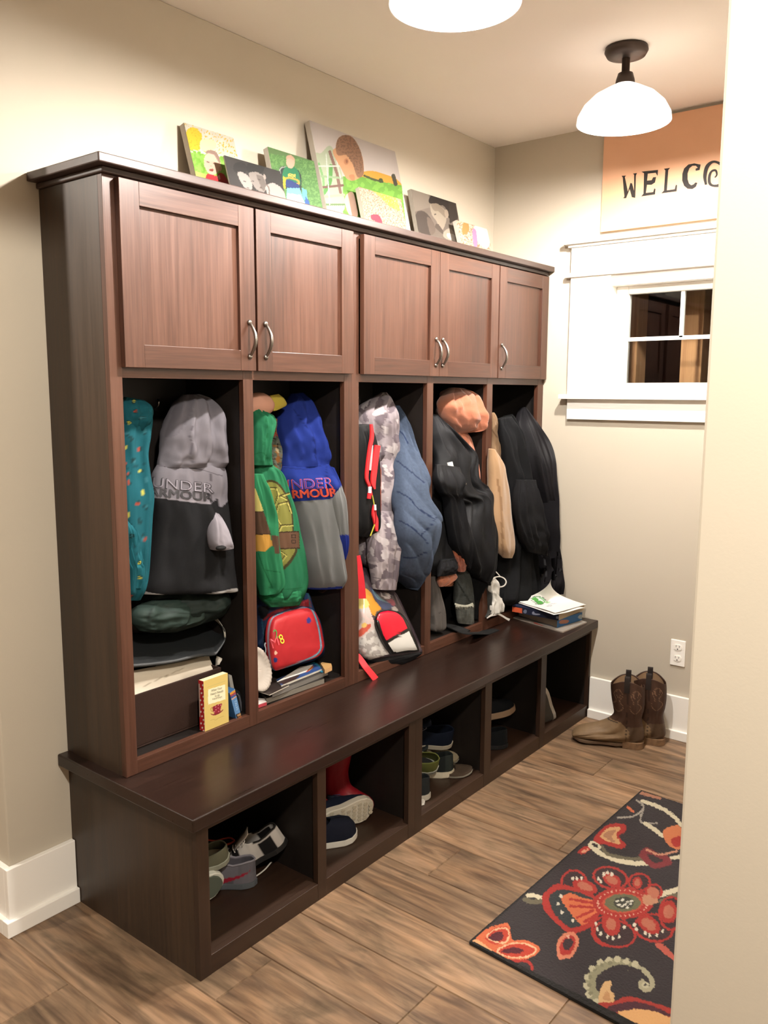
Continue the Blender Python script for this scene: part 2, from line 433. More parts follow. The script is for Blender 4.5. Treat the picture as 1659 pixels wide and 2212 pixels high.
def st(name, b, mat, bevel=0): return tag(boxo(name, b, mat, org=np.zeros(3), bevel=bevel), kind='structure')
st('ceiling', (-2.2, 4.2, -4.4, YF+.12, H, H+.1), M['ceil'])
st('wall_left', (-.12, 0, YW, YF+.12, 0, H), M['wall'], .004)
st('wall_hall', (-2.2, -.12, YW, YW+.12, 0, H), M['wall'])
# right wall: faces the hall, its edge closes the picture on the right
o = MB().box(XR, 4.2, YW, YW+.12, 0, H).build('wall_right', M['wall'], org=np.zeros(3), bevel=.004); tag(o, kind='structure')
st('wall_right_1', (XR+.12, XR+.24, YW+.12, YF+.12, 0, H), M['wall'])
st('wall_front', (-2.2, 4.2, -4.4, -4.28, 0, H), M['wall'])
st('wall_side', (4.1, 4.2, -4.28, YW, 0, H), M['wall'])
st('wall_hall_end', (-2.2, -2.1, -4.28, YW, 0, H), M['wall'])
# far wall with the window opening
wx0, wx1, wz0, wz1 = .585, 1.21, 1.475, 1.955
b = MB(); b.box(0, wx0, YF, YF+.12, 0, H); b.box(wx1, XR+.2, YF, YF+.12, 0, H); b.box(wx0, wx1, YF, YF+.12, 0, wz0); b.box(wx0, wx1, YF, YF+.12, wz1, H)
tag(b.build('wall_far', M['wall'], org=np.zeros(3)), kind='structure')
# baseboards with a shoe strip
def bb(name, boxes):
    b = MB()
    for q in boxes: b.box(*q)
    tag(b.build(name, M['white'], org=np.zeros(3), bevel=.002), kind='structure')
bh = .19
bb('baseboard_left', [(0, .017, YW-.017, -.001, 0, bh), (0, .03, YW-.03, -.001, 0, .045)])
bb('baseboard_hall', [(-2.1, 0, YW-.017, YW, 0, bh), (-2.1, 0, YW-.03, YW, 0, .045)])
bb('baseboard_far', [(.575, XR+.1, YF-.017, YF, 0, bh), (.575, XR+.1, YF-.03, YF, 0, .04)])
bb('baseboard_right', [(XR-.017, 4.1, YW-.017, YW, 0, bh)])
# ---- window
win = bpy.data.objects.new('window_1', None); COL.objects.link(win); win.location = (.9, YF, 1.7); win['kind'] = 'structure'
cx1 = 1.385; y = YF
boxo('casing', (.414, .600, y-.022, y, 1.476, 1.985), M['white'], win, .0015)
boxo('casing', (1.20, cx1, y-.022, y, 1.476, 1.985), M['white'], win, .0015)
boxo('head_board', (.414, cx1, y-.024, y, 2.003, 2.112), M['white'], win, .0015)
MB().box(.392, cx1+.022, y-.036, y, 1.985, 2.003).build('head_fillet', M['white'], win, bevel=.003)
MB().box(.402, cx1+.012, y-.034, y, 2.112, 2.124).box(.386, cx1+.03, y-.052, y, 2.124, 2.142).build('head_cap', M['white'], win, bevel=.002)
boxo('stool', (.388, cx1+.026, y-.055, y+.09, 1.456, 1.476), M['white'], win, .002)
boxo('apron', (.416, cx1, y-.022, y, 1.366, 1.456), M['white'], win, .0015)
b = MB(); b.box(wx0-.0, wx0+.016, y-.01, y+.1, 1.476, 1.955); b.box(wx1-.016, wx1, y-.01, y+.1, 1.476, 1.955); b.box(wx0, wx1, y-.01, y+.1, 1.939, 1.985)
b.build('jamb', M['white'], win, bevel=.001)
b = MB(); yy = y+.045
gx0, gx1, gz0, gz1 = .655, 1.15, 1.527, 1.905
for q in ((wx0+.016, gx0, 1.476, 1.939), (gx1, wx1-.016, 1.476, 1.939)): b.box(q[0], q[1], yy, yy+.04, q[2], q[3])
b.box(gx0, gx1, yy, yy+.04, 1.476, gz0); b.box(gx0, gx1, yy, yy+.04, gz1, 1.939)
b.build('sash', M['white'], win, bevel=.003)
b = MB(); b.box(.878, .893, yy+.012, yy+.03, 1.715, gz1); b.box(gx0, gx1, yy+.012, yy+.03, 1.706, 1.722); b.build('muntin', M['white'], win)
def glass():
    m = bpy.data.materials.new('window_glass'); m.use_nodes = True; nt = m.node_tree; nt.nodes.remove(nt.nodes['Principled BSDF'])
    out = nt.nodes['Material Output']; t = nd(nt, 'ShaderNodeBsdfTransparent', Color=(.93, .95, .94, 1)); g = nd(nt, 'ShaderNodeBsdfGlossy', Roughness=.02)
    fr = nd(nt, 'ShaderNodeFresnel', IOR=1.45); mx = nd(nt, 'ShaderNodeMixShader')
    nt.links.new(fr.outputs[0], mx.inputs[0]); nt.links.new(t.outputs[0], mx.inputs[1]); nt.links.new(g.outputs[0], mx.inputs[2]); nt.links.new(mx.outputs[0], out.inputs[0])
    return m
M['glass'] = glass()
boxo('window_pane', (gx0-.005, gx1+.005, yy+.02, yy+.024, gz0-.005, gz1+.005), M['glass'], win)
MB().box(.855, .975, y+.005, y+.03, 1.476, 1.490).build('window_handle', plain('window_hardware', 'cfcac0', .35), win, bevel=.004)
# ---- porch outside
M['post'] = wood('rough_cedar', 'z', '9a6a46', 'b4845a', 'c8986c', .8, .35)
M['siding'] = plain('dark_siding', '1a1714', .9)
b = MB().box(.5, .585, 2.62, 2.74, 0, 2.9)
tag(b.build('porch_post', M['post'], bevel=.004), 'rough cedar porch post seen through the left side of the window', 'post', 'porch posts outside the window')
tag(MB().box(.79, .885, 2.62, 2.74, 0, 2.9).build('porch_post', M['post'], bevel=.004), 'rough cedar porch post seen right of the upright glazing bar', 'post', 'porch posts outside the window')
st('wall_outside', (-.4, 2.4, 3.6, 3.7, 0, 3), M['siding'])
# ---- sign above the window
def sign():
    zt = Z(1150, 0, 3.259); ys = YF-.022; t = thing('welcome_sign', 'square wooden sign lettered WELCOME hanging above the window', 'sign', (.95, YF-.01, 2.17))
    x0, x1, z0, z1 = .545, 1.33, 2.165, 2.59
    n = 60; g = []; Fc = []
    for i in range(n+1):
        for j in range(n+1): g.append((x0+(x1-x0)*i/n, ys, z0+(z1-z0)*j/n))
    m = n+1; Fc = [(i*m+j, (i+1)*m+j, (i+1)*m+j+1, i*m+j+1) for i in range(n) for j in range(n)]
    g = np.array(g); base = 'c79a70'
    lowz = g[:, 2]; C = np.where((lowz < 2.262+0*lowz)[:, None], lin('e6dc96'), lin('c08a66'))
    tt = np.clip((lowz-2.25)/.02, 0, 1)[:, None]; C = lin('d4a584')*np.ones((len(g), 3))
    C = C*(1+.10*(fbm(g[:, 0]*9, g[:, 2]*9, 3)-.5))[:, None]
    mesh('sign_face', g, Fc, M['canvas'], t, col=C)
    boxo('sign_board', (x0, x1, ys+.0005, YF-.001, z0, z1), plain('sign_edge', 'a5825c', .8), t)
    ink = plain('black_lettering', '1d1714', .7)
    def poly(name, pts, par):
        P = [at(*zt.uv(*p), 'y', ys-.002) for p in pts]; MB().prism(P, (0, .0018, 0)).build(name, ink, par)
    L = {'W': [(628,1238),(658,1236),(650,1246),(672,1350),(690,1288),(700,1290),(716,1345),(716,1230),(708,1222),(735,1218),(728,1236),(724,1376),(722,1392),(700,1388),(685,1330),(664,1380),(660,1394),(640,1396),(648,1382),(642,1330),(636,1250)],
         'E': [(768,1208),(884,1196),(880,1238),(868,1216),(812,1222),(806,1272),(840,1268),(850,1248),(870,1246),(862,1284),(838,1300),(806,1300),(798,1358),(850,1352),(858,1326),(866,1330),(862,1368),(766,1382),(782,1364),(786,1220)],
         'L': [(926,1188),(968,1182),(956,1196),(946,1340),(1002,1332),(1010,1300),(1018,1304),(1014,1346),(908,1360),(926,1342),(936,1200)],
         'C': [(1184,1158),(1176,1196),(1150,1202),(1148,1188),(1164,1180),(1150,1166),(1126,1166),(1104,1184),(1092,1220),(1092,1262),(1102,1292),(1118,1304),(1134,1298),(1148,1284),(1160,1286),(1150,1314),(1126,1330),(1092,1328),(1068,1308),(1054,1270),(1056,1222),(1068,1186),(1098,1158),(1140,1150)]}
    for k, p in L.items(): poly('letter', p, t)
    def stroke(pts, w):
        P = smooth(pts, 6); nrm = np.gradient(P, axis=0); nn = np.stack([-nrm[:, 1], nrm[:, 0]], 1); nn /= np.linalg.norm(nn, axis=1)[:, None]
        ww = cr(np.array(w, float), len(P))[:, None]
        a = P+nn*ww; b_ = P-nn*ww; V = [at(*zt.uv(*p), 'y', ys-.002) for p in list(a)+list(b_)]; n = len(a)
        mesh('letter', V, [(i, i+1, n+i+1, n+i) for i in range(n-1)], ink, t)
    stroke([(1222,1300),(1214,1240),(1232,1170),(1280,1138),(1340,1170),(1356,1240),(1330,1296),(1280,1308),(1248,1290),(1246,1240),(1262,1206),(1290,1200),(1298,1230),(1284,1250)], [8,12,13,8,12,14,12,8,10,9,7,8,6,4])
    V, Fc, lo, hi = text_geo('ME', .01)
    q = [(1.03, 2.29), (1.26, 2.29), (1.26, 2.36), (1.03, 2.36)]; Q = quadmap(V, q)
    mesh('letter', [(a_, ys-.002, b_) for a_, b_ in Q], Fc, ink, t)
sign()
# ---- outlet on the far wall
ot = thing('wall_outlet', 'white double electrical outlet plate on the far wall above the boots', 'outlet', (.965, YF, .324))
MB().box(.934, .998, YF-.006, YF, .322, .437).build('cover_plate', M['white'], ot, bevel=.003)
slot = plain('outlet_slot', '2a2622', .6)
for zc in (.405, .357):
    rc = MB().prism([(.966+.017*math.cos(a)*1.0, YF-.0085, zc+.0155*math.sin(a)*(1 if abs(math.sin(a)) < .8 else .85)) for a in np.linspace(0, 2*math.pi, 25)[:-1]], (0, .004, 0)).build('receptacle', M['white'], ot)
    MB().box(.9575, .9595, YF-.009, YF-.008, zc, zc+.009).box(.9715, .9735, YF-.009, YF-.008, zc, zc+.008).box(.9635, .968, YF-.009, YF-.008, zc-.010, zc-.005).build('slot', slot, rc)
# ---- ceiling lights
M['opal'] = None
def emis(name, c, s):
    m, nt, b = nodes(name, .3, .4); b.inputs['Base Color'].default_value = rgba('ffffff')
    b.inputs['Emission Color'].default_value = rgba(c); b.inputs['Emission Strength'].default_value = s; return m
M['opal'] = emis('lit_opal_glass', 'fff8f0', 1.35); M['bulb'] = emis('lit_bulb', 'fff8f0', 3500)
def light_fixture(x, y, label):
    t = thing('ceiling_light', label, 'ceiling light', (x, y, H), 'ceiling lights over the bench')
    MB().lathe((x, y), [(.0, H-.001), (.068, H-.001), (.070, H-.012), (.062, H-.026), (.040, H-.032), (0, H-.034)]).build('canopy', M['bronze'], t, sm=True)
    MB().lathe((x, y), [(.013, H-.03), (.013, H-.075), (.024, H-.08), (.030, H-.10), (.034, H-.125), (0, H-.125)]).build('stem', M['bronze'], t, sm=True)
    zr = 2.372
    MB().lathe((x, y), [(.034, H-.115), (.060, H-.128), (.100, H-.150), (.132, H-.180), (.150, H-.212), (.153, zr), (.150, zr), (.146, H-.212), (.128, H-.182), (.097, H-.154), (.058, H-.133), (.032, H-.121)], 64).build('lamp_shade', M['opal'], t, sm=True)
    V, f = sphere((x, y, 2.395), (.03, .03, .038)); mesh('bulb', V, f, M['bulb'], t, sm=True)
light_fixture(.965, .50, 'ceiling light with a glowing glass shade, nearest, cut by the top of the picture')
light_fixture(.93, 1.56, 'ceiling light with a glowing glass shade near the far wall, its dark canopy showing')
# hall lamps behind the camera
for q, e in (((2.35, -.98, 2.45), 235), ((-.75, -1.35, 2.45), 150)):
    l = bpy.data.lights.new('hall_light', 'SPOT'); l.spot_size = math.radians(157); l.spot_blend = .04; l.shadow_soft_size = .06; l.energy = e; l.color = (1, .93, .83)
    lo = bpy.data.objects.new('hall_light', l); COL.objects.link(lo); lo.location = q
w = bpy.data.worlds.new('World'); SC.world = w; w.use_nodes = True
w.node_tree.nodes['Background'].inputs[0].default_value = (.012, .012, .016, 1); w.node_tree.nodes['Background'].inputs[1].default_value = 1
# ---- camera
cd = bpy.data.cameras.new('camera'); co = bpy.data.objects.new('camera', cd); COL.objects.link(co)
cd.sensor_fit = 'VERTICAL'; cd.sensor_height = 24; cd.lens = F/2212*24; cd.clip_start = .02
Mx = Matrix([[RR[i], UU[i], -FF[i], CAM[i]] for i in range(3)]+[[0, 0, 0, 1]]); co.matrix_world = Mx
SC.camera = co
SC.view_settings.view_transform = 'Standard'; SC.view_settings.look = 'None'; SC.view_settings.gamma = 1; SC.view_settings.use_curve_mapping = False
SC.view_settings.exposure = 0.0
SC.cycles.use_denoising = True
SC.cycles.max_bounces = 8; SC.cycles.diffuse_bounces = 5; SC.cycles.sample_clamp_indirect = 6
# ================================================================ BUILT-IN LOCKERS AND BENCH
ZT = .46
def bench(name, label, y0, y1, stiles, loc):
    t = thing(name, label, 'bench cabinet', (.3, (y0+y1)/2, 0), 'bench cabinets with shoe cubbies')
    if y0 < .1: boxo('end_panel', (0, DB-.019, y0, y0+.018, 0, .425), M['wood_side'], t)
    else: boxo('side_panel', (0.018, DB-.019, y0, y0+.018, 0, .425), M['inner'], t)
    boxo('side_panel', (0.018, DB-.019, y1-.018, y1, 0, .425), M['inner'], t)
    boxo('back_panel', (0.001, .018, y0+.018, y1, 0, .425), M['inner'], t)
    boxo('shelf_board', (.018, DB-.019, y0+.018, y1-.018, .035, .053), M['bench_y'], t)
    for (a, b_) in stiles[1:-1]:
        c = (a+b_)/2; boxo('divider', (.018, DB-.019, c-.009, c+.009, .053, .425), M['inner'], t)
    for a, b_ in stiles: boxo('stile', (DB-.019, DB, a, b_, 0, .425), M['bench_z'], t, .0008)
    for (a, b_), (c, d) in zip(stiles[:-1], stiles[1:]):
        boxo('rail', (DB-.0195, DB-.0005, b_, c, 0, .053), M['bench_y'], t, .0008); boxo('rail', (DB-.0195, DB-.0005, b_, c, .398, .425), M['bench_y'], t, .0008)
    return t
bench('bench_cabinet', 'dark brown bench base with two shoe cubbies, nearer end with the exposed end panel', 0, .917, [(0, .037), (.438, .475), (.880, .917)], 0)
bench('bench_cabinet', 'dark brown bench base with three shoe cubbies, reaching the far wall', .917, YF-.002, [(.917, .956), (1.358, 1.405), (1.799, 1.845), (2.264, YF-.002)], 0)
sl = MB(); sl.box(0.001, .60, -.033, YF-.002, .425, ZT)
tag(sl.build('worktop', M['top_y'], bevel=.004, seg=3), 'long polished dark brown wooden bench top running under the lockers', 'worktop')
# ---- upper lockers
def locker(label, y0, y1, stiles, doors):
    t = thing('locker_cabinet', label, 'locker cabinet', (.14, (y0+y1)/2, ZT), 'tall locker cabinets on the bench')
    zt = 2.004; fx = DT-.019
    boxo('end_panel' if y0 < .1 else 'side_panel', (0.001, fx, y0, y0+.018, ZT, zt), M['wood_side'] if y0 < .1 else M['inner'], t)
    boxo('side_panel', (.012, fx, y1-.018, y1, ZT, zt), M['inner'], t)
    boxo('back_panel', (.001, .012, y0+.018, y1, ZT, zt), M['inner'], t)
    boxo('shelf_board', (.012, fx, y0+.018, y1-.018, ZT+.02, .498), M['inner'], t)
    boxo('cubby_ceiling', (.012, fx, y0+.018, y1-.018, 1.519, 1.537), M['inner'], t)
    for a, b_ in stiles[1:-1]:
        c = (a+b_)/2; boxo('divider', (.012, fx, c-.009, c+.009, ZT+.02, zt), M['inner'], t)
    for a, b_ in stiles: boxo('stile', (fx, DT, a, b_, ZT+.001, zt), M['wood_z'], t, .0008)
    for (a, b_), (c, d) in zip(stiles[:-1], stiles[1:]):
        for u0, u1 in ((ZT+.001, .499), (1.517, 1.545), (1.985, zt)): boxo('rail', (fx-.0005, DT-.0005, b_, c, u0, u1), M['wood_y'], t, .0008)
    for (a, b_, hy) in doors:
        z0, z1 = 1.543, 1.999; x0, x1 = DT+.0005, DT+.019; s = .058
        d = boxo('door', (x0, x1-.010, a+s-.003, b_-s+.003, z0+s-.003, z1-s+.003), M['wood_z'], t)
        for q0, q1 in ((a, a+s), (b_-s, b_)): boxo('door_stile', (x0, x1, q0, q1, z0, z1), M['wood_z'], d, .0012)
        for q0, q1 in ((z0, z0+s), (z1-s, z1)): boxo('door_rail', (x0, x1-.0003, a+s, b_-s, q0, q1), M['wood_y'], d, .0012)
        if hy:
            xh = x1; zc = 1.632; hh = .048
            pts = [(xh+.003+.024*math.sin(math.pi*q), hy, zc-hh+2*hh*q) for q in np.linspace(0.06, .94, 15)]
            rr = [.0042+.0012*math.sin(math.pi*q) for q in np.linspace(0, 1, 15)]
            h = MB().tube([(xh-.001, hy, zc-hh)]+pts+[(xh-.001, hy, zc+hh)], [.005]+rr+[.005], 12)
            for zz in (zc-hh, zc+hh):
                V, f_ = sphere((xh+.002, hy, zz), (.006, .008, .008), 14, 8); h.add(V, f_)
            h.build('handle', M['metal'], d, sm=True)
    for (a, b_), (c, d_) in zip(stiles[:-1], stiles[1:]):
        for fr in (.28, .68):
            yy = b_+(c-b_)*fr
            MB().tube([(.012, yy, 1.44), (.045, yy, 1.43), (.06, yy, 1.445), (.058, yy, 1.462)], .004, 8).build('coat_hook', M['metal'], t, sm=True)
    return t
locker('dark stained oak locker cabinet with two doors over two open bays, nearer half', 0, .925, [(0, .036), (.442, .480), (.888, .925)],
       [(.034, .477, .452), (.485, .915, .515)])
locker('dark stained oak locker cabinet with three doors over three open bays, beside the far wall', .925, YF-.002, [(.925, .963), (1.362, 1.402), (1.790, 1.834), (2.230, YF-.002)],
       [(.968, 1.410, 1.388), (1.4125, 1.838, 1.432), (1.8455, 2.272, 1.868)])
cm = MB(); cm.box(.001, .300, -.008, YF-.002, 2.0045, 2.019).box(.001, .325, -.033, YF-.002, 2.019, 2.0417)
tag(cm.build('crown_moulding', M['crown'], bevel=.003), 'stepped dark crown board running along the top of the lockers', 'moulding')
# ================================================================ CANVAS PHOTOS ON TOP OF THE LOCKERS
TOPZ = 2.0418
def canvas(label, xt, xb, tl, tr, th, zt, base, shapes, n=110, edge='b5aea2'):
    """leaning canvas: top corners seen at tl, tr on plane x = xt, foot on the locker top at x = xb"""
    a = at(*tl, 'x', xt); b = at(*tr, 'x', xt); zz = (a[2]+b[2])/2; y0, y1 = a[1], b[1]
    z0 = TOPZ+.0012
    dirn = np.array([xt-xb, 0, zz-z0]); hn = np.linalg.norm(dirn); dirn /= hn; nrm = np.array([dirn[2], 0, -dirn[0]])
    z0 += th*abs(nrm[2])*1.05
    t = thing('canvas_photo', label, 'photo', ((xt+xb)/2, (y0+y1)/2, TOPZ), 'canvas photos standing on the lockers')
    P0 = np.array([xb, y0, z0]); P1 = np.array([xb, y1, z0]); P2 = np.array([xt, y1, zz]); P3 = np.array([xt, y0, zz])
    MB().hexa([P0-nrm*th, P1-nrm*th, P1-nrm*.0006, P0-nrm*.0006, P3-nrm*th, P2-nrm*th, P2-nrm*.0006, P3-nrm*.0006]).build('canvas_frame', plain('canvas_edge', edge, .7), t, bevel=.001)
    m = max(8, int(n*hn/.3)); k = max(8, int(n*(y1-y0)/.3))
    g = np.array([P0+(P1-P0)*j/k+(P3-P0)*i/m for i in range(m+1) for j in range(k+1)])
    Fc = [(i*(k+1)+j, i*(k+1)+j+1, (i+1)*(k+1)+j+1, (i+1)*(k+1)+j) for i in range(m) for j in range(k)]
    X, Y = zt.to(*proj(g)); mesh('print', g, Fc, M['canvas'], t, col=paint(X, Y, base, shapes)*.44)
Q = Z(380, 250, 4.608); Q2 = Z(650, 250, 3.858)
canvas('canvas photo of a baby in a red shirt on grass, leftmost on the lockers', .03, .10, (397, 265), (504, 297), .022, Q, 'd9d4c2',
 [('v', 60, .2, 1), ('ps', [(95,180),(150,115),(230,150),(260,220),(240,330),(160,345),(110,300)], 'e8c42c'), ('n', 16, .66, 'd9b020', 5),
  ('ps', [(250,240),(380,250),(390,330),(260,350)], 'ece2b0'), ('p', [(90,330),(620,430),(640,760),(120,640)], '8fc44e'), ('p', [(90,325),(620,425),(620,450),(95,350)], 'e8ecd0'),
  ('pn', [(90,330),(620,430),(640,760),(120,640)], 40, .55, '78b036', 3), ('p', [(120,540),(620,640),(640,760),(120,640)], 'b0d060'),
  ('e', (362,470,82,118,-8), 'e9bfa8'), ('ps', [(290,370),(330,340),(400,360),(440,440),(430,470),(380,390),(320,375)], '9b7f72'), ('e', (442,528,14,24,0), 'd9a88e'),
  ('e', (318,462,14,5,5), '4a3a36'), ('e', (378,478,14,5,5), '4a3a36'), ('e', (355,540,24,13,0), '8e3a34'), ('e', (350,500,9,6,0), 'd29c86'),
  ('ps', [(295,620),(320,575),(400,600),(440,565),(490,600),(520,700),(300,660)], 'c32b33'), ('p', [(410,600),(436,590),(442,640),(428,640)], 'e6b6a0')])
canvas('canvas photo of a seated boy in a green shirt, third from left', .06, .115, (578, 321), (678, 344), .022, Q, '5b8a4a',
 [('n', 26, .56, '6f9d58', 4), ('n', 12, .68, '4b7a40', 9), ('p', [(900,320),(1400,420),(1400,460),(900,370)], '61824e'),
  ('p', [(1030,700),(1030,520),(1060,500),(1220,540),(1250,600),(1250,760),(1180,760)], '26302e'), ('s', [(1050,720),(1034,540),(1052,515),(1100,510)], 5, 'a7aca4'),
  ('ps', [(1065,650),(1070,540),(1120,500),(1190,520),(1228,580),(1236,690),(1150,700)], '1f7a4f'), ('e', (1140,462,42,62,-4), 'dfb29a'), ('ps', [(1098,430),(1110,395),(1150,395),(1182,430),(1180,450),(1140,425)], 'c9a58a'),
  ('p', [(1118,570),(1190,585),(1188,620),(1116,602)], 'd9c25a'), ('s', [(1122,575),(1180,612)], 3, '1f7a4f'), ('so', [(1090,625),(1150,620),(1220,650),(1215,680),(1150,655),(1095,650)], 8, 'e0a33c'),
  ('p', [(1066,600),(1090,620),(1092,730),(1066,720)], 'd8c12e'), ('ps', [(1100,640),(1160,650),(1225,690),(1220,730),(1140,720),(1098,700)], '223a78'),
  ('p', [(1105,720),(1230,720),(1290,880),(1100,830)], '7cc7d2'), ('p', [(1110,770),(1240,790),(1290,880),(1105,840)], 'cfeff2'), ('p', [(1255,720),(1300,740),(1310,830),(1265,840)], '6ab6d8'), ('p', [(1290,800),(1330,860),(1330,920),(1280,900)], '2f5aa0')])
canvas('black-and-white canvas photo of a couple with heads together, second from left on the lockers', .11, .15, (484, 335), (605, 370), .006, Q, '2e2a28',
 [('v', 90, .25, 2), ('e', (640,520,70,60,10), '1a1615'), ('e', (790,520,90,70,0), '151212'), ('ps', [(614,570),(650,560),(720,600),(760,690),(740,760),(690,720),(640,650)], 'a39b95'),
  ('ps', [(724,580),(790,560),(870,600),(900,690),(880,760),(820,745),(770,690)], '8d847e'), ('ps', [(800,590),(870,610),(895,700),(870,750),(840,690)], '6a615b'), ('e', (684,652,12,5,15), '3a3230'), ('e', (770,650,12,5,15), '3a3230'), ('e', (828,634,12,5,15), '3a3230'), ('e', (716,716,16,4,15), '5a4a46'),
  ('e', (848,716,18,5,15), '5a4c46'), ('e', (883,610,11,28,-10), 'a4978f'), ('ps', [(895,700),(960,670),(1050,720),(1095,830),(930,790),(900,750)], 'a89f99'), ('ss', [(895,680),(925,720),(930,790)], 5, '6a5c56')], edge='a8a49f')
canvas('largest canvas photo of a boy in a green plaid shirt over a meadow', .03, .125, (668, 261), (853, 326), .024, Q2, 'd9cdc6',
 [('v', 200, .08, 1), ('ps', [(520,470),(600,460),(700,490),(800,530),(830,600),(520,520)], 'dca53e'), ('p', [(350,505),(520,510),(640,545),(840,580),(880,950),(350,900)], '6fa83e'),
  ('pn', [(350,505),(520,510),(840,580),(880,950),(350,900)], 50, .55, '82bb4a', 3), ('s', [(530,500),(600,530),(680,550)], 9, '4a5230'), ('s', [(770,500),(790,570)], 16, '4c4a3c'), ('e', (665,540,18,20,0), '3c4a2c'),
  ('ps', [(110,350),(170,310),(235,250),(280,300),(330,440),(352,540),(350,640),(368,720),(340,800),(170,770)], 'b9c4a8'),
  ('ss', [(250,420),(240,560),(180,660)], 16, '5f9f52'), ('ss', [(150,400),(190,560),(160,700)], 9, '86b878'), ('s', [(240,300),(300,480),(330,640)], 12, '8a6a5e'), ('s', [(120,420),(330,420)], 6, 'd8dcd0'), ('s', [(130,500),(345,520)], 9, '9ab58c'),
  ('s', [(150,600),(350,580)], 10, '7a5a50'), ('s', [(160,680),(360,660)], 10, 'a8c898'), ('s', [(170,740),(360,740)], 8, '6f8a5c'), ('s', [(290,330),(330,520)], 4, 'e0e2d8'), ('s', [(210,320),(240,740)], 4, 'dde2d4'),
  ('ps', [(265,300),(300,260),(400,200),(500,310),(525,450),(510,500),(440,540),(380,520),(330,430),(300,380)], 'd9a276'), ('ps', [(290,270),(310,190),(370,160),(440,190),(500,300),(524,440),(515,500),(470,510),(430,400),(380,330),(310,330)], '9c7458'),
  ('pn', [(290,270),(310,190),(370,160),(440,190),(500,300),(524,440),(470,500),(430,400),(380,330)], 14, .56, '83604a', 6), ('e', (378,382,20,27,0), 'c48860'), ('e', (382,380,9,15,0), '9a6446'), ('ps', [(400,500),(440,490),(450,530),(425,540)], 'c98a62'),
  ('ps', [(365,700),(400,640),(440,650),(470,760),(470,840),(400,820)], 'ecc4ae'), ('p', [(815,810),(860,880),(880,940),(815,900)], '2a3040')], n=150)
canvas('small canvas photo of a child lying in fallen leaves, before the meadow photo', .125, .165, (775, 402), (866, 432), .018, Q2, 'cf9f86',
 [('n', 13, .52, 'dcb49c', 2), ('n', 9, .62, 'b8745c', 5), ('p', [(560,600),(800,690),(830,800),(740,760),(640,660)], 'dcb040'), ('pn', [(560,600),(800,690),(830,800),(740,760),(640,660)], 12, .55, 'e8cc62', 4),
  ('n', 7, .74, 'f0d8c4', 8), ('ps', [(585,860),(590,825),(650,830),(680,890),(660,900),(620,880)], 'c02a44')])
canvas('brown-toned canvas photo of two young children facing each other', .06, .115, (887, 406), (985, 441), .018, Q2, '7d7166',
 [('v', 90, .25, 2), ('p', [(900,600),(1060,650),(1090,760),(950,800),(930,900)], '8f8376'), ('ps', [(950,870),(970,800),(1030,800),(1090,870),(1110,970),(1060,1000),(980,960)], '4c423b'), ('ps', [(1050,850),(1100,880),(1120,960),(1080,990)], '6f6157'),
  ('ps', [(1065,720),(1090,660),(1170,670),(1260,720),(1300,800),(1290,860),(1230,850),(1200,760),(1130,740)], '2b2420'), ('p', [(1230,700),(1290,730),(1310,860),(1240,900)], '3a322c'), ('ps', [(1080,740),(1140,740),(1200,790),(1210,880),(1170,960),(1130,880),(1090,820)], 'a89b8a'), ('ps', [(1085,740),(1140,735),(1195,790),(1205,850),(1150,800),(1110,790)], '8f8170'),
  ('e', (1214,816,16,36,-8), 'a89786'), ('e', (1120,822,9,5,0), '4a3f38'), ('e', (1140,908,10,5,0), '7a6458'), ('ps', [(1140,900),(1190,970),(1180,985),(1120,930)], '5c5048'), ('ps', [(1190,970),(1240,940),(1290,990),(1310,1060),(1200,1020)], 'b0a292'), ('ps', [(1220,980),(1290,1000),(1300,1050),(1230,1020)], 'e6dccc')])
canvas('small canvas photo of children in autumn leaves, rightmost on the lockers', .125, .165, (985, 470), (1052, 500), .018, Q2, 'd9b79c',
 [('n', 17, .55, 'b08468', 2), ('n', 11, .6, 'e8d2bc', 5), ('p', [(1380,860),(1540,900),(1560,960),(1400,900)], '7f5e4e'), ('ps', [(1440,930),(1520,910),(1570,1000),(1560,1100),(1480,1060)], 'f0dcd6'), ('ps', [(1430,950),(1460,960),(1470,1080),(1440,1080)], 'b488b0'), ('ps', [(1350,900),(1390,890),(1400,960),(1350,990)], 'd88a50')])
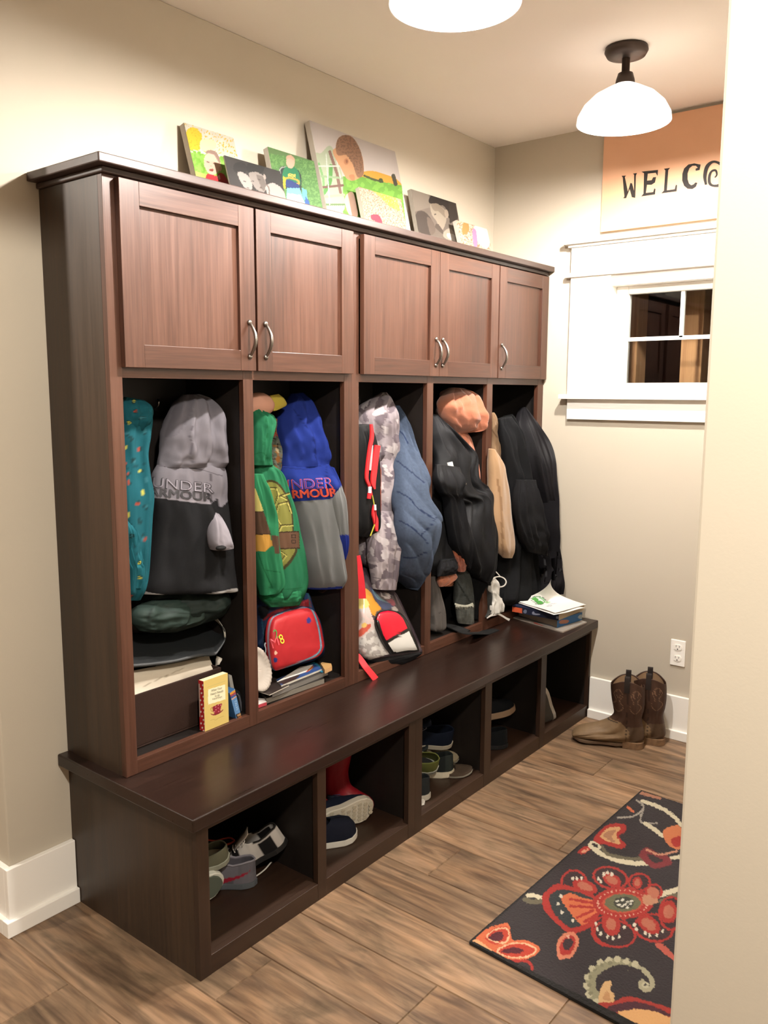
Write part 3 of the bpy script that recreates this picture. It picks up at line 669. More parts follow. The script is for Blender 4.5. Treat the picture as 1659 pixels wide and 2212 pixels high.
# ================================================================ RUG
def rug():
    zt = Z(980, 1650, 3.19)
    A, B, C, D = np.array([1.023, .549, 0]), np.array([1.053, 1.694, 0]), np.array([1.765, 1.652, 0]), np.array([1.765, .497, 0])
    n1, n2 = 460, 300; g = []
    s = np.linspace(0, 1, n1+1)[:, None, None]; t = np.linspace(0, 1, n2+1)[None, :, None]
    P = (A*(1-s)+B*s)*(1-t)+(D*(1-s)+C*s)*t
    P = P.reshape(-1, 3); P[:, 2] = .0095+(fbm(P[:, 0]*420, P[:, 1]*420, 4, 2)-.5)*.003
    m = n2+1; Fc = [(i*m+j, i*m+j+1, (i+1)*m+j+1, (i+1)*m+j)[::-1] for i in range(n1) for j in range(n2)]
    X, Y = zt.to(*proj(P)); J = 9
    X = X+(fbm(P[:, 0]*150, P[:, 1]*150, 8, 2)-.5)*J*2; Y = Y+(fbm(P[:, 0]*150, P[:, 1]*150, 18, 2)-.5)*J*2
    red, org, cream, sage, dk, wine = 'a8322c', 'cc6c48', 'd8cdb0', '7d7a60', '332c2e', '7c2f34'
    S = [('ss', [(1300,255),(1420,300),(1500,350),(1580,430)], 13, cream), ('ss', [(1260,250),(1310,300),(1240,360),(1130,370)], 6, 'a49c90'), ('ss', [(1310,300),(1290,400),(1400,410)], 6, 'a49c90'), ('s', [(1200,300),(1240,330)], 8, org),
      ('ss', [(1320,410),(1380,450),(1440,495)], 14, cream), ('ps', [(1440,470),(1500,430),(1560,430),(1580,520),(1560,590),(1480,560)], 'cf7a50'), ('ps', [(1500,520),(1560,500),(1570,560),(1520,570)], red), ('s', [(1290,200),(1420,235)], 12, 'b07a60'),
      # leaf cluster
      ('ps', [(960,530),(1060,420),(1180,420),(1180,470),(1140,500),(1190,560),(1150,585),(1060,560)], red), ('ps', [(1010,500),(1070,440),(1150,440),(1120,490),(1150,550),(1080,540)], 'cfa070'), ('ps', [(1030,490),(1080,460),(1120,460),(1090,500),(1110,540),(1060,520)], 'a8785a'),
      ('ps', [(850,610),(900,570),(950,575),(900,620)], red), ('e', (905,600,28,9,-20), 'd89a7a'),
      ('ss', [(940,560),(1000,610),(1100,655),(1220,682),(1340,684)], 16, cream), ('ss', [(1020,570),(1060,620),(1180,650),(1330,655)], 11, '6b6450'), ('e', (975,560,45,22,30), cream), ('e', (975,562,24,10,30), dk),
      ('ss', [(1340,690),(1440,680),(1500,650),(1560,640)], 13, cream), ('ps', [(1280,620),(1330,575),(1400,610),(1480,640),(1500,690),(1380,720),(1300,660)], wine), ('ps', [(1330,620),(1400,640),(1440,670),(1380,680)], dk), ('ss', [(1330,590),(1420,625),(1540,600)], 7, 'c48a70'),
      # stems at the medallion
      ('ss', [(510,905),(560,910),(620,925)], 14, cream), ('ss', [(490,935),(540,950),(610,945)], 16, '6b6450'), ('ss', [(1400,910),(1480,885),(1560,860)], 18, cream), ('ss', [(1430,950),(1500,915),(1560,900)], 16, '6b6450')]
    # medallion petals: outline, inner field, core
    pet = [((830,820,95,92,35),(905,845,90,44,20)), ((1080,785,125,80,12),(1090,800,72,42,30)), ((1280,815,80,66,0),(1265,820,34,42,0)), ((1380,880,62,56,0),(1365,880,40,34,0)),
           ((1080,1150,135,115,0),(1085,1105,82,62,70)), ((1380,1130,140,100,10),(1345,1105,90,55,35)), ((1110,1170,150,98,10),(1085,1105,70,58,80)), ((1500,1030,90,120,0),(1480,1020,60,80,0))]
    for o, i in pet: S += [('e', o, red), ('e', (o[0], o[1], o[2]-17, o[3]-15, o[4]), '3a2a2c')]
    S += [('ps', [(620,900),(700,830),(830,850),(960,900),(1010,1000),(960,1110),(820,1170),(720,1110),(640,1030),(610,960)], red), ('ps', [(660,920),(720,870),(840,880),(960,930),(980,1000),(930,1080),(820,1130),(740,1080),(680,1010)], '33383a'),
          ('ps', [(740,930),(800,890),(880,920),(990,950),(1000,1000),(960,1060),(890,1110),(830,1060),(790,1010)], 'cf6f48')]
    for o, i in pet: S += [('e', i, red), ('e', (i[0], i[1], i[2]*.62, i[3]*.6, i[4]), 'b56a54')]
    for (x, y) in [(740,910),(720,965),(745,1025),(820,1080),(820,790),(850,790),(880,790),(1035,760),(1060,750),(1090,760),(1015,810),(1000,790),(980,1100),(990,1140),(1010,1170),(1060,1190),(1100,1200),(1140,1190),(1175,1125),(1245,1110),(1260,1140),(1350,1180),(1400,1180),(1440,1150),(1320,1165)]: S.append(('e', (x, y, 10, 14, 0), 'd9d0bc'))
    for (x0, y0, x1, y1) in [(800,930,960,960),(800,980,970,990),(850,1060,960,1010),(900,1090,980,1040)]: S.append(('s', [(x0, y0), (x1, y1)], 9, red))
    S += [('e', (1165,960,210,108,0), red), ('e', (1165,960,140,70,0), 'b9543e'), ('e', (1165,958,125,60,0), '68684e'), ('e', (1172,958,70,42,0), '3d3c34')]
    for a in range(34): S.append(('e', (1165+172*math.cos(a*.185), 960+88*math.sin(a*.185), 6, 6, 0), 'd8a890'))
    for (x, y) in [(1130,945),(1165,938),(1200,950),(1140,972),(1180,970),(1215,965),(1160,985),(1225,945),(1195,990)]: S.append(('e', (x, y, 13, 7, -20), 'dcd8c8'))
    S += [('ps', [(1300,920),(1340,900),(1400,920),(1400,960),(1320,970)], 'c08a6c'), ('ps', [(1330,870),(1380,850),(1420,890),(1380,930)], 'b87058'),
      ('ps', [(720,1340),(710,1240),(760,1170),(830,1160),(862,1230),(820,1330),(770,1340)], 'cf7f62'), ('ps', [(740,1310),(735,1240),(780,1190),(825,1190),(840,1240),(800,1310)], red), ('ps', [(755,1270),(760,1220),(800,1200),(822,1230),(795,1280)], '3a2c30'), ('e', (790,1190,9,14,0), 'dca890'),
      # corner blossom
      ('ps', [(130,1230),(210,1150),(270,1120),(375,1100),(398,1200),(420,1215),(500,1215),(596,1275),(520,1340),(400,1350),(280,1320),(180,1270)], 'cf6a44'),
      ('ps', [(220,1200),(270,1140),(360,1120),(385,1180),(350,1240),(270,1240)], 'b8402e'), ('ps', [(240,1200),(280,1165),(330,1160),(340,1200),(290,1225)], '54202a'), ('ps', [(290,1290),(380,1240),(480,1240),(560,1280),(500,1325),(380,1325)], 'b8402e'), ('ps', [(330,1295),(400,1265),(480,1280),(430,1308)], '54202a'),
      ('ps', [(120,1235),(160,1210),(300,1310),(400,1380),(380,1385),(260,1340)], 'e0a878'), ('ss', [(400,1360),(500,1360),(540,1400),(525,1440)], 9, red), ('so', [(230,1200),(280,1145),(365,1135),(380,1190),(340,1235)], 5, 'e8b890'), ('so', [(300,1290),(390,1240),(480,1238),(570,1278),(500,1330),(380,1330)], 5, 'e8b890'),
      # bottom curl
      ('ss', [(1080,1640),(980,1620),(940,1540),(960,1440),(1040,1380),(1150,1370),(1260,1400),(1340,1450),(1370,1520),(1330,1560),(1290,1530),(1300,1500)], 17, 'a8a286'), ('ss', [(1040,1620),(960,1590),(950,1470),(1030,1400),(1130,1375),(1200,1390)], 34, '8f8b70'), ('ss', [(1010,1560),(1000,1480),(1060,1430),(1160,1400),(1280,1430)], 17, dk)]
    for k, (x, y) in enumerate([(930,1590),(915,1530),(920,1470),(955,1410),(1010,1370),(1070,1352),(1130,1345),(1190,1360),(1250,1380),(980,1640)]): S.append(('e', (x, y, 24, 22, 0), 'b9b396'))
    for k, (x, y) in enumerate([(945,1580),(935,1525),(940,1470),(972,1420),(1020,1385),(1075,1372)]): S.append(('e', (x, y, 15, 13, 0), '7f7b62'))
    S += [('ps', [(1000,1640),(1010,1560),(1040,1500),(1085,1500),(1080,1560),(1110,1600),(1090,1650),(1040,1650)], 'cfa878'), ('ps', [(1030,1620),(1050,1570),(1070,1580),(1080,1630)], 'b88a60'), ('e', (1320,1525,26,22,0), 'bfb99c'), ('e', (1322,1522,10,8,0), dk),
      ('ps', [(990,1650),(1100,1640),(1200,1600),(1350,1640),(1480,1680),(1600,1760),(1500,1850),(1150,1780),(1050,1700)], 'a0362e'), ('ps', [(1060,1680),(1150,1650),(1260,1640),(1400,1680),(1500,1740),(1300,1700),(1120,1710)], '4a2830'), ('ps', [(1120,1720),(1260,1690),(1400,1710),(1560,1790),(1400,1830),(1200,1790)], 'dca870'),
      ('ps', [(1390,1250),(1440,1240),(1520,1320),(1560,1380),(1480,1330)], 'b85a4c')]
    C4 = paint(X, Y, '332d2f', S)
    # darker bound edge
    sA = ((P-A)@((B-A)/np.dot(B-A, B-A))); e = np.minimum(np.minimum(sA, 1-sA)*1.145, np.tile(np.linspace(0, 1, n2+1), n1+1)*.74)
    C4[e < .007] = lin('1c1a19'); C4 *= .62*(.93+.14*fbm(P[:, 0]*300, P[:, 1]*300, 2, 2))[:, None]
    t = thing('area_rug', 'dark charcoal rug with red and cream flowers on the floor', 'rug', (1.4, 1.1, 0))
    mesh('rug_pile', P, Fc, M['rug'], t, sm=True, col=C4)
    MB().hexa([A+[0, 0, .0004], D+[0, 0, .0004], C+[0, 0, .0004], B+[0, 0, .0004], A+[0, 0, .008], D+[0, 0, .008], C+[0, 0, .008], B+[0, 0, .008]]).build('rug_binding', plain('rug_binding', '1b1918', .9), t, bevel=.002)
rug()
def gar1(*a, **k): return gar(*a, dx=-.028, **k)
# ================================================================ COATS AND HOODIES ON THE HOOKS
Z1 = Z(250, 800, 3.13); Z3 = Z(740, 800, 2.9625); Z6 = Z(920, 1150, 8.295)
def hang(name, label, cat, x, y, z=1.44, group=None): return thing(name, label, cat, (x, y, z), group)
# ---------------- bay 1
BAY = (.028, .444)
t = hang('patterned_jacket', 'teal jacket with small yellow and red motifs, hanging leftmost in the first bay', 'jacket', .12, .13)
mot = []
for i, (x, y) in enumerate([(122,210),(135,275),(172,322),(90,352),(105,462),(200,415),(70,520),(155,535),(122,610),(170,685),(85,700),(205,740),(185,825),(147,900),(205,925),(160,1020),(90,760),(180,1130),(162,1300),(100,1528),(75,430),(160,1400),(205,1150),(110,1120),(80,980),(60,640)]):
    c = ['d6d35a', 'b04a34', '3f7f8a'][i % 3]; mot += [('e', (x, y, 13, 17, 20+i*31), '1c3f42'), ('e', (x, y, 9, 13, 20+i*31), c), ('e', (x+2, y+1, 4, 4, 0), '20484c')]
mot2 = [('ss', [(60,665),(110,655),(200,630)], 4, '164a52'), ('ss', [(75,1010),(120,1090),(135,1200),(190,1340)], 4, '12434b')]
gar1('jacket_body', t, Z1, [(215,245),(228,330),(215,430),(198,560),(212,700),(228,850),(215,1000),(205,1200),(190,1380),(168,1480),(152,1545)],
    [(20,235),(-20,330),(-40,450),(-50,560),(-60,700),(-60,850),(-60,1000),(-60,1200),(-60,1380),(-50,1480),(-45,1545)], [.14,.15,.16,.16,.17,.18,.18,.19,.19,.19,.19], [.02,.04,.045,.05,.05,.055,.06,.06,.055,.05,.035], '1b626e', mot2+mot, wob=.02, fold=.006, fk=3, seed=3)
gar1('hood', t, Z1, [(195,205),(222,240),(226,290),(215,350),(200,420)], [(60,180),(20,230),(10,290),(20,350),(30,420)], .165, [.012,.04,.05,.045,.02], '1b626e', mot, wob=.012, seed=8)
gar1('sleeve', t, Z1, [(88,1010),(125,1080),(140,1180),(165,1290),(190,1350),(180,1470)], [(20,1010),(10,1080),(20,1180),(30,1290),(40,1350),(50,1470)], .225, [.012,.03,.03,.03,.03,.02], '24727f', mot, wob=.012, seed=5)
t = hang('hooded_sweatshirt', 'grey and black hooded sweatshirt with a two-line brand name, hood hanging from the hook', 'hoodie', .12, .27)
G, K = '8d8890', '1b1b1d'
hb = gar1('sweatshirt_body', t, Z1, [(288,640),(262,700),(245,780),(230,860),(236,960),(232,1080),(218,1200),(195,1330),(170,1440),(160,1500),(162,1512)],
    [(722,640),(735,700),(742,790),(735,870),(742,960),(752,1080),(765,1200),(780,1330),(795,1420),(812,1482),(812,1495)], [.17]*4+[.172,.175,.18,.185,.19,.19,.19], [.035,.045,.05,.055,.06,.06,.06,.06,.06,.05,.03],
    K, [('p', [(100,500),(900,500),(900,700),(640,905),(620,908),(230,855),(100,850)], G), ('p', [(640,905),(650,850),(690,870),(712,935),(762,880),(900,800),(900,600),(640,600)], G), ('ss', [(290,645),(430,658),(560,668),(640,690),(720,715)], 3, '5d585e'), ('ss', [(640,700),(650,800),(640,905)], 3, '5d585e'),
        ('s', [(232,852),(640,900)], 5, 'a29da4'), ('ss', [(160,1498),(260,1520),(400,1538),(560,1535),(700,1510),(815,1485)], 13, 'b9b6b4'), ('ss', [(700,1210),(705,1310),(730,1390)], 5, '0c0c0d')], R=130, N=96, fold=.006, fk=3, wob=.016, seed=11)
hd = gar1('hood', t, Z1, [(455,165),(420,210),(385,280),(350,360),(325,440),(310,530),(295,600),(288,655)], [(560,160),(620,200),(665,260),(695,340),(712,430),(722,520),(724,600),(722,655)], [.14,.15,.16,.165,.17,.17,.17,.17], [.015,.04,.05,.06,.06,.055,.05,.04],
    G, [('ss', [(520,380),(500,440),(520,500),(505,570),(525,630)], 3, '6d6870'), ('ps', [(440,180),(520,160),(530,250),(430,420),(380,450),(330,440),(380,290)], '7f7a82')], R=90, N=84, fold=.007, fk=3, wob=.028, seed=21)
V, f = loft(*[[at(*Z1.uv(*p), 'x', xx) for p, xx in zip(P, [.222, .243, .258, .266, .262])] for P in ([(645,955),(642,1020),(640,1100),(645,1170),(655,1215)], [(690,970),(715,1040),(745,1110),(768,1165),(775,1195)])], [.012,.03,.034,.034,.032], NX, R=50, N=48, fold=.002, wob=.006, seed=4)
X, Y = Z1.to(*proj(V)); mesh('sleeve', V, f, M['cloth'], t, sm=True, col=paint(X, Y, 'a39da5', [])*AL)
c = at(*Z1.uv(712, 1200), 'x', .292); MB().add(*sphere(c, (.012, .0175, .0075), 20, 10)).build('cuff_opening', M['black'], t, sm=True)
def brand(parent, objs, ztr, rows):
    tr = bvh(*objs)
    for txt, q, mats, bold in rows:
        for i, (mt, bo, grow) in enumerate(mats):
            V, Fc, lo, hi = text_geo(txt, bo)
            qq = np.array([ztr.uv(*p) for p in q]); ctr = qq.mean(0); qq = ctr+(qq-ctr)*(1+grow)
            offs = [(0, 0), (-1.1, 0), (1.1, 0), (0, .7), (0, -.7)] if txt == 'ARMOUR' else ([(0, 0), (-.7, 0), (.7, 0), (0, .6), (0, -.6)] if i == 0 else [(0, 0)])
            Q0 = quadmap(V, qq); VV = np.vstack([Q0+np.array(o_) for o_ in offs]); FF_ = [tuple(k+len(Q0)*n_ for k in f_) for n_ in range(len(offs)) for f_ in Fc]
            stick('lettering', parent, VV, FF_, tr, mt, off=.002+.0012*i)
gk = plain('print_charcoal', '2a282b', .7); gg = plain('print_grey', '7b767e', .8)
brand(t, [hb], Z1, [('UNDER', [(245,788),(665,830),(660,768),(252,722)], [(gk, .0, .01), (gg, -.006, -.018)], 0), ('ARMOUR', [(222,848),(655,885),(650,830),(228,792)], [(gk, 0, 0)], 0)])
# green puffer, lower left
t = hang('puffer_coat', 'dark green puffer coat bunched up below the grey sweatshirt', 'coat', .1, .25)
gar1('coat_body', t, Z1, [(250,1440),(170,1530),(120,1620),(108,1680),(180,1765)], [(700,1440),(760,1530),(750,1600),(690,1660),(420,1760)], [.13,.13,.14,.15,.15], [.03,.055,.06,.06,.03], '2b3834', [('ss', [(100,1520),(140,1600),(250,1640)], 4, '161f1c')], mat=M['nylon'], wob=.03, seed=9)
gar1('coat_sleeve', t, Z1, [(240,1560),(120,1620),(105,1700),(160,1760)], [(560,1530),(590,1590),(560,1680),(400,1745)], .20, [.015,.04,.045,.02], '3a4c46', [('ss', [(320,1580),(400,1635),(540,1650)], 3, '22302c'), ('ss', [(250,1600),(220,1680),(240,1740)], 3, '25332f')], mat=M['nylon'], wob=.02, seed=19)
# ---------------- bay 2
BAY = (.478, .888)
Y2 = at(690, 1000, 'x', .16)[1]
t = hang('green_hoodie', 'green hooded sweatshirt printed with a turtle shell and belt', 'hoodie', .14, .60)
gr = '2c7d56'
shell = [('ps', [(1010,760),(1060,742),(1110,770),(1150,830),(1185,910),(1200,1000),(1205,1090),(1230,1200),(1205,1270),(1160,1330),(1110,1355),(1070,1300),(1040,1100),(1000,900)], '453c1e'),
         ('ps', [(1015,775),(1060,757),(1105,785),(1145,845),(1178,920),(1190,1000),(1195,1080),(1215,1200),(1190,1260),(1150,1310),(1110,1335),(1080,1280),(1050,1100),(1010,900)], '8e8c45')]
for L in ([(1005,800),(1085,795),(1110,850),(1170,830)], [(1085,795),(1100,840),(1080,905),(1010,930)], [(1100,905),(1160,890)], [(1100,905),(1080,980),(1120,1050),(1195,1045)], [(1160,890),(1185,960)], [(1080,980),(1040,980)], [(1120,1050),(1100,1095)], [(1100,1215),(1150,1250),(1120,1290)], [(1110,850),(1150,870)]):
    shell += [('s', L, 7, '4a421f'), ('s', [(a+4, b+5) for a, b in L], 4, 'c9c26a')]
shell += [('p', [(1040,1095),(1240,1085),(1245,1205),(1050,1215)], '3a281c'), ('p', [(1040,1103),(1238,1093),(1242,1197),(1050,1207)], '6d4f3b'), ('s', [(1190,1112),(1215,1112),(1215,1132),(1190,1132),(1190,1112)], 2.5, '2f2017'), ('s', [(1190,1148),(1215,1148),(1215,1168),(1190,1168),(1190,1148)], 2.5, '2f2017')]
gb = gar1('hoodie_body', t, Z1, [(930,620),(930,700),(930,850),(940,1000),(945,1150),(950,1300),(965,1430),(975,1520),(990,1560)], [(1045,640),(1100,700),(1150,830),(1190,950),(1220,1100),(1255,1250),(1275,1400),(1270,1480),(1235,1590)],
    [.17,.175,.18,.185,.19,.19,.19,.19,.19], [.03,.045,.05,.05,.05,.05,.05,.045,.02], gr, shell+[('ss', [(1110,1480),(1200,1478),(1275,1465)], 3, '1d6d42')], R=300, N=200, fold=.004, fk=3, wob=.012, seed=31)
sl2 = gar1('sleeve', t, Z1, [(925,700),(925,850),(935,1000),(945,1150),(955,1300),(975,1430),(985,1520)], [(990,700),(1040,850),(1075,980),(1088,1150),(1110,1300),(1120,1430),(1105,1490)], [.225]*7, [.015,.03,.034,.034,.034,.034,.025], '2f8559',
    [('p', [(900,800),(945,800),(1000,950),(900,960)], 'dfd07a'), ('p', [(900,958),(1000,955),(1050,1110),(900,1110)], '5e4534'), ('p', [(900,1108),(1040,1105),(1060,1180),(1010,1225),(900,1220)], 'd9a24a'), ('s', [(900,958),(1000,955)], 3, '3a281c'), ('s', [(900,1110),(1050,1108)], 3, '3a281c'), ('p', [(1050,1115),(1100,1120),(1110,1240),(1075,1240)], '5e4534'), ('ss', [(965,1240),(1000,1340),(1060,1470)], 4, '1d6d42'), ('ss', [(1010,1350),(1110,1365)], 3, '1d6d42')], R=200, N=120, fold=.004, fk=2, wob=.012, seed=33)
gar1('hood', t, Z1, [(918,250),(918,330),(918,430),(918,560),(922,640)], [(1000,280),(1050,320),(1040,420),(1020,500),(1045,640)], .19, [.02,.04,.045,.04,.03], gr, [('ss', [(1000,300),(1030,400),(1000,500)], 3, '1d6d42'), ('ss', [(925,570),(1000,560),(1045,640)], 3, '1d6d42')], wob=.014, seed=35)
gar1('hem_band', t, Z1, [(978,1490),(985,1545),(1040,1600)], [(1262,1475),(1255,1530),(1235,1585)], .20, [.03,.034,.015], '318a5c', [('ps', [(990,1530),(1040,1500),(1090,1480),(1050,1560)], '1f7a49')], R=30, wob=.008, seed=36)
t = hang('sun_hat', 'peach cloth cap with a yellow ear flap hanging above the green hoodie', 'hat', .19, .60, 1.40)
V, f = sphere(at(*Z1.uv(965, 235), 'x', .15), (.040, .058, .040), 28, 18); V = np.array(V); V += (fbm(V[:, 1]*30, V[:, 2]*30, 3)[:, None]-.5)*.008
mesh('hat_crown', V, f, M['cloth'], t, sm=True, col=np.tile(lin('c99680')*.75, (len(V), 1)))
gar1('ear_flap', t, Z1, [(1040,170),(1045,200),(1060,240),(1062,275)], [(1100,160),(1135,190),(1152,235),(1090,270)], .19, [.004,.009,.009,.004], 'cdb84e', [], R=24, N=30, fold=0, wob=.003)
t = hang('printed_jacket', 'jacket with a busy multicolour print, mostly hidden between the green and blue hoodies', 'jacket', .08, .68)
gar1('jacket_body', t, Z1, [(1020,330),(1010,450),(1010,600),(1020,800)], [(1110,320),(1150,450),(1160,600),(1150,800)], .11, [.015,.03,.03,.03], '73766a',
    [('n', 26, .58, '4f5a4c', 1), ('n', 18, .64, '3a2e26', 7), ('n', 22, .66, '9a6a3a', 4), ('s', [(1060,430),(1075,420),(1070,445)], 6, 'b03a2e'), ('s', [(1085,430),(1095,440)], 6, 'b03a2e'), ('e', (1092,540,9,20,-30), 'c8b48a'), ('e', (1095,500,6,8,0), '1e1a16'), ('e', (1100,600,16,24,0), '8a5a2c')], wob=.012, seed=41)
t = hang('blue_hoodie', 'royal blue and grey hooded sweatshirt with an orange-lettered brand name', 'hoodie', .10, .74)
bl, gy = '2a3f9c', '8f9090'
bb_ = gar1('sweatshirt_body', t, Z1, [(1135,650),(1125,720),(1135,800),(1160,870),(1185,910),(1215,1020),(1245,1160),(1268,1300),(1290,1420),(1305,1480)], [(1430,630),(1480,720),(1500,780),(1470,850),(1470,900),(1485,1020),(1500,1160),(1520,1300),(1538,1400),(1525,1470)],
    [.15]*4+[.155,.16,.165,.17,.17,.17], [.03,.045,.05,.05,.05,.05,.05,.05,.045,.025], gy, [('p', [(1050,500),(1600,500),(1600,760),(1500,800),(1470,860),(1450,870),(1180,890),(1050,880)], bl), ('p', [(1470,860),(1500,760),(1560,700),(1600,900)], bl), ('ss', [(1140,655),(1280,668),(1420,636)], 3, '1b2c78'), ('ss', [(1425,640),(1430,760),(1447,870)], 3, '1b2c78'),
     ('ss', [(1300,1478),(1400,1480),(1525,1468)], 9, '2b3c94')], R=120, N=84, fold=.004, fk=3, wob=.014, seed=51)
gar1('hood', t, Z1, [(1185,160),(1155,220),(1120,300),(1110,380),(1125,480),(1140,570),(1140,660)], [(1260,150),(1300,210),(1330,290),(1360,370),(1395,470),(1420,560),(1430,640)], [.12,.13,.14,.145,.15,.15,.15], [.015,.035,.05,.05,.05,.045,.035], bl,
    [('ss', [(1200,260),(1250,330),(1330,440),(1350,560),(1340,640)], 3, '1b2c78')], R=90, N=80, fold=.006, fk=3, wob=.03, seed=52)
gar1('sleeve', t, Z1, [(1445,650),(1460,740),(1462,850),(1475,960),(1490,1060),(1505,1160),(1520,1280)], [(1470,660),(1500,770),(1535,870),(1552,980),(1558,1080),(1552,1180),(1540,1270)], [.25,.268,.280,.286,.290,.292,.292], [.010,.020,.024,.024,.024,.024,.016], gy, [('p', [(1400,600),(1600,600),(1600,740),(1500,800),(1465,860),(1400,880)], bl), ('p', [(1480,1115),(1600,1110),(1600,1400),(1480,1400)], '27399a')], R=80, N=48, fold=.002, wob=.008, seed=53)
o1 = plain('print_orange', 'd8543f', .6); o2 = plain('print_blue', '26389a', .7)
brand(t, [bb_], Z1, [('UNDER', [(1120,808),(1470,796),(1462,726),(1112,745)], [(o1, .0, .01), (o2, -.006, -.02)], 0), ('ARMOUR', [(1135,868),(1500,852),(1490,797),(1128,815)], [(o1, 0, 0)], 0)])
gar1('lining_flap', t, Z1, [(1318,1470),(1330,1500),(1350,1515)], [(1440,1470),(1420,1490),(1400,1500)], .12, .008, '5a463e', [], R=12, N=20, fold=0, wob=0)
t = hang('knit_cap', 'tan knit cap on the hook behind the blue hood', 'hat', .05, .80, 1.38)
V, f = sphere(at(*Z1.uv(1318, 245), 'x', .08), (.02, .027, .036), 20, 14); mesh('cap_crown', V, f, M['cloth'], t, sm=True, col=np.tile(.5*lin('7a6a42'), (len(V), 1)))
# ---------------- bay 3
BAY = (.952, 1.362)
t = hang('black_bag', 'black zipped bag with bright red zip edges hanging in the third bay', 'bag', .20, 1.03)
gar('bag_body', t, Z3, [(60,350),(50,450),(50,600),(50,760),(50,900),(60,1000),(70,1060)], [(165,345),(190,450),(205,600),(215,760),(215,900),(215,1000),(170,1065)], .225, [.03,.045,.05,.05,.05,.045,.02], '17181a', [('ss', [(100,740),(150,760),(190,780)], 5, '0a0a0b')], mat=M['nylon'], wob=.012, seed=61)
def strip(name, par, zt, pts, x, w, c, th=.0015, mat=None, dens=6):
    """a ribbon following traced points at depth x, facing the room"""
    P = smooth(pts, dens); n = len(P); nrm = np.gradient(P, axis=0); nn = np.stack([-nrm[:, 1], nrm[:, 0]], 1); nn /= np.linalg.norm(nn, axis=1)[:, None]
    xs = cr(np.array(x, float), n) if hasattr(x, '__len__') else [x]*n; ws = cr(np.array(w, float), n) if hasattr(w, '__len__') else np.full(n, w)
    V = []
    for p, q, xx, ww in zip(P, nn, xs, ws):
        a, b = at(*zt.uv(*(p+q*ww)), 'x', xx), at(*zt.uv(*(p-q*ww)), 'x', xx)
        V += [a, b, b-NX*th, a-NX*th]
    f = [(i*4+j, i*4+(j+1) % 4, i*4+4+(j+1) % 4, i*4+4+j) for i in range(n-1) for j in range(4)]+[(3, 2, 1, 0), ((n-1)*4, (n-1)*4+1, (n-1)*4+2, (n-1)*4+3)]
    return mesh(name, V, f, mat or plain(name, c, .6), par)
strip('zip_edge', t, Z3, [(187,345),(192,420),(178,500),(165,600),(158,690),(175,740),(190,800)], .283, [6,10,9,9,8,7,3], 'd2262c', .006)
strip('zip_edge', t, Z3, [(228,480),(215,560),(205,650),(200,720),(208,760)], .283, [16,17,16,13,4], 'd2262c', .006)
strip('zip_edge', t, Z3, [(206,860),(205,920),(215,960),(222,1030)], .284, [5,12,14,6], 'd2262c', .006)
strip('zip_pull', t, Z3, [(178,745),(176,790)], .287, 8, 'd8d8dc', .004); strip('zip_pull', t, Z3, [(176,785),(172,822)], .289, 10, 'c8202a', .005)
strip('zip_pull', t, Z3, [(210,860),(212,895)], .288, 5, 'c9c9cc', .004); strip('zip_piping', t, Z3, [(192,800),(205,870),(212,960),(195,1020),(180,1060)], .284, 2, 'a8a23a', .003)
strip('grey_lining', t, Z3, [(192,480),(182,560),(178,640)], .280, [5,9,6], '9a9a9e', .003)
t = hang('print_bag_flap', 'orange and red printed flap beside the red zip edges', 'bag', .21, 1.06)
gar('flap_panel', t, Z3, [(232,600),(205,740),(205,860),(235,930)], [(245,640),(245,760),(245,880),(242,930)], .262, [.003,.005,.005,.003], 'b5482c', [('e', (232,750,12,14,0), 'd8d0c4'), ('e', (240,670,14,30,10), 'd8632e'), ('p', [(200,790),(245,790),(245,930),(200,930)], '4a3a34')], R=30, N=24, fold=0, wob=.001)
t = hang('camouflage_hoodie', 'pale grey camouflage hooded sweatshirt hanging in the third bay', 'hoodie', .13, 1.12)
cam = [('c', 62, .50, 'a89ca2', 2), ('c', 46, .58, '83777f', 7), ('c', 52, .66, 'ddd4d6', 12)]
gar('hoodie_body', t, Z3, [(110,560),(120,650),(130,800),(140,950),(125,1050),(110,1130),(130,1230),(180,1270)], [(350,560),(345,650),(345,800),(345,950),(360,1050),(372,1150),(372,1230),(365,1265)], .185, [.03,.045,.05,.05,.05,.05,.04,.03], 'c4b8bb', cam, R=220, N=150, fold=.005, fk=3, wob=.015, seed=71)
gar('hood', t, Z3, [(255,140),(180,190),(130,240),(105,300),(108,400),(110,500),(112,580)], [(275,140),(305,200),(318,260),(330,340),(340,430),(352,510),(352,580)], [.15,.165,.18,.185,.185,.185,.185], [.008,.03,.045,.05,.045,.04,.03], 'b0a5ab', cam, R=180, N=150, fold=.006, wob=.022, seed=72)
gar('sleeve', t, Z3, [(150,900),(170,1000),(180,1100),(185,1200),(195,1300),(205,1400)], [(330,900),(360,1000),(355,1100),(345,1200),(335,1300),(327,1400)], [.23,.24,.25,.25,.25,.25], [.02,.038,.04,.04,.035,.03], 'c9bdc0', cam+[('ss', [(195,1325),(260,1335),(330,1325)], 3, '8f858a')], R=200, N=120, fold=.004, wob=.016, seed=73)
t = hang('quilted_jacket', 'blue quilted jacket with slanting seams, poking past the post of the third bay', 'jacket', .12, 1.30)
def qr(t_, c):
    w = (t_*6.2+c*.9) % 1.0
    return .013*np.sqrt(np.clip(1-(2*w-1)**2, 0, 1))-.006
qs = []
for L in ([(350,580),(440,650),(525,720)], [(345,770),(430,820),(480,880),(585,950)], [(360,960),(450,1010),(550,1110)], [(375,1190),(450,1200),(540,1160)], [(330,380),(380,400),(420,470)], [(495,1060),(560,1000),(600,940)]): qs.append(('ss', L, 4, '2c3a5a'))
qs += [('v', 14, .22, 3), ('v', 4, .25, 6)]
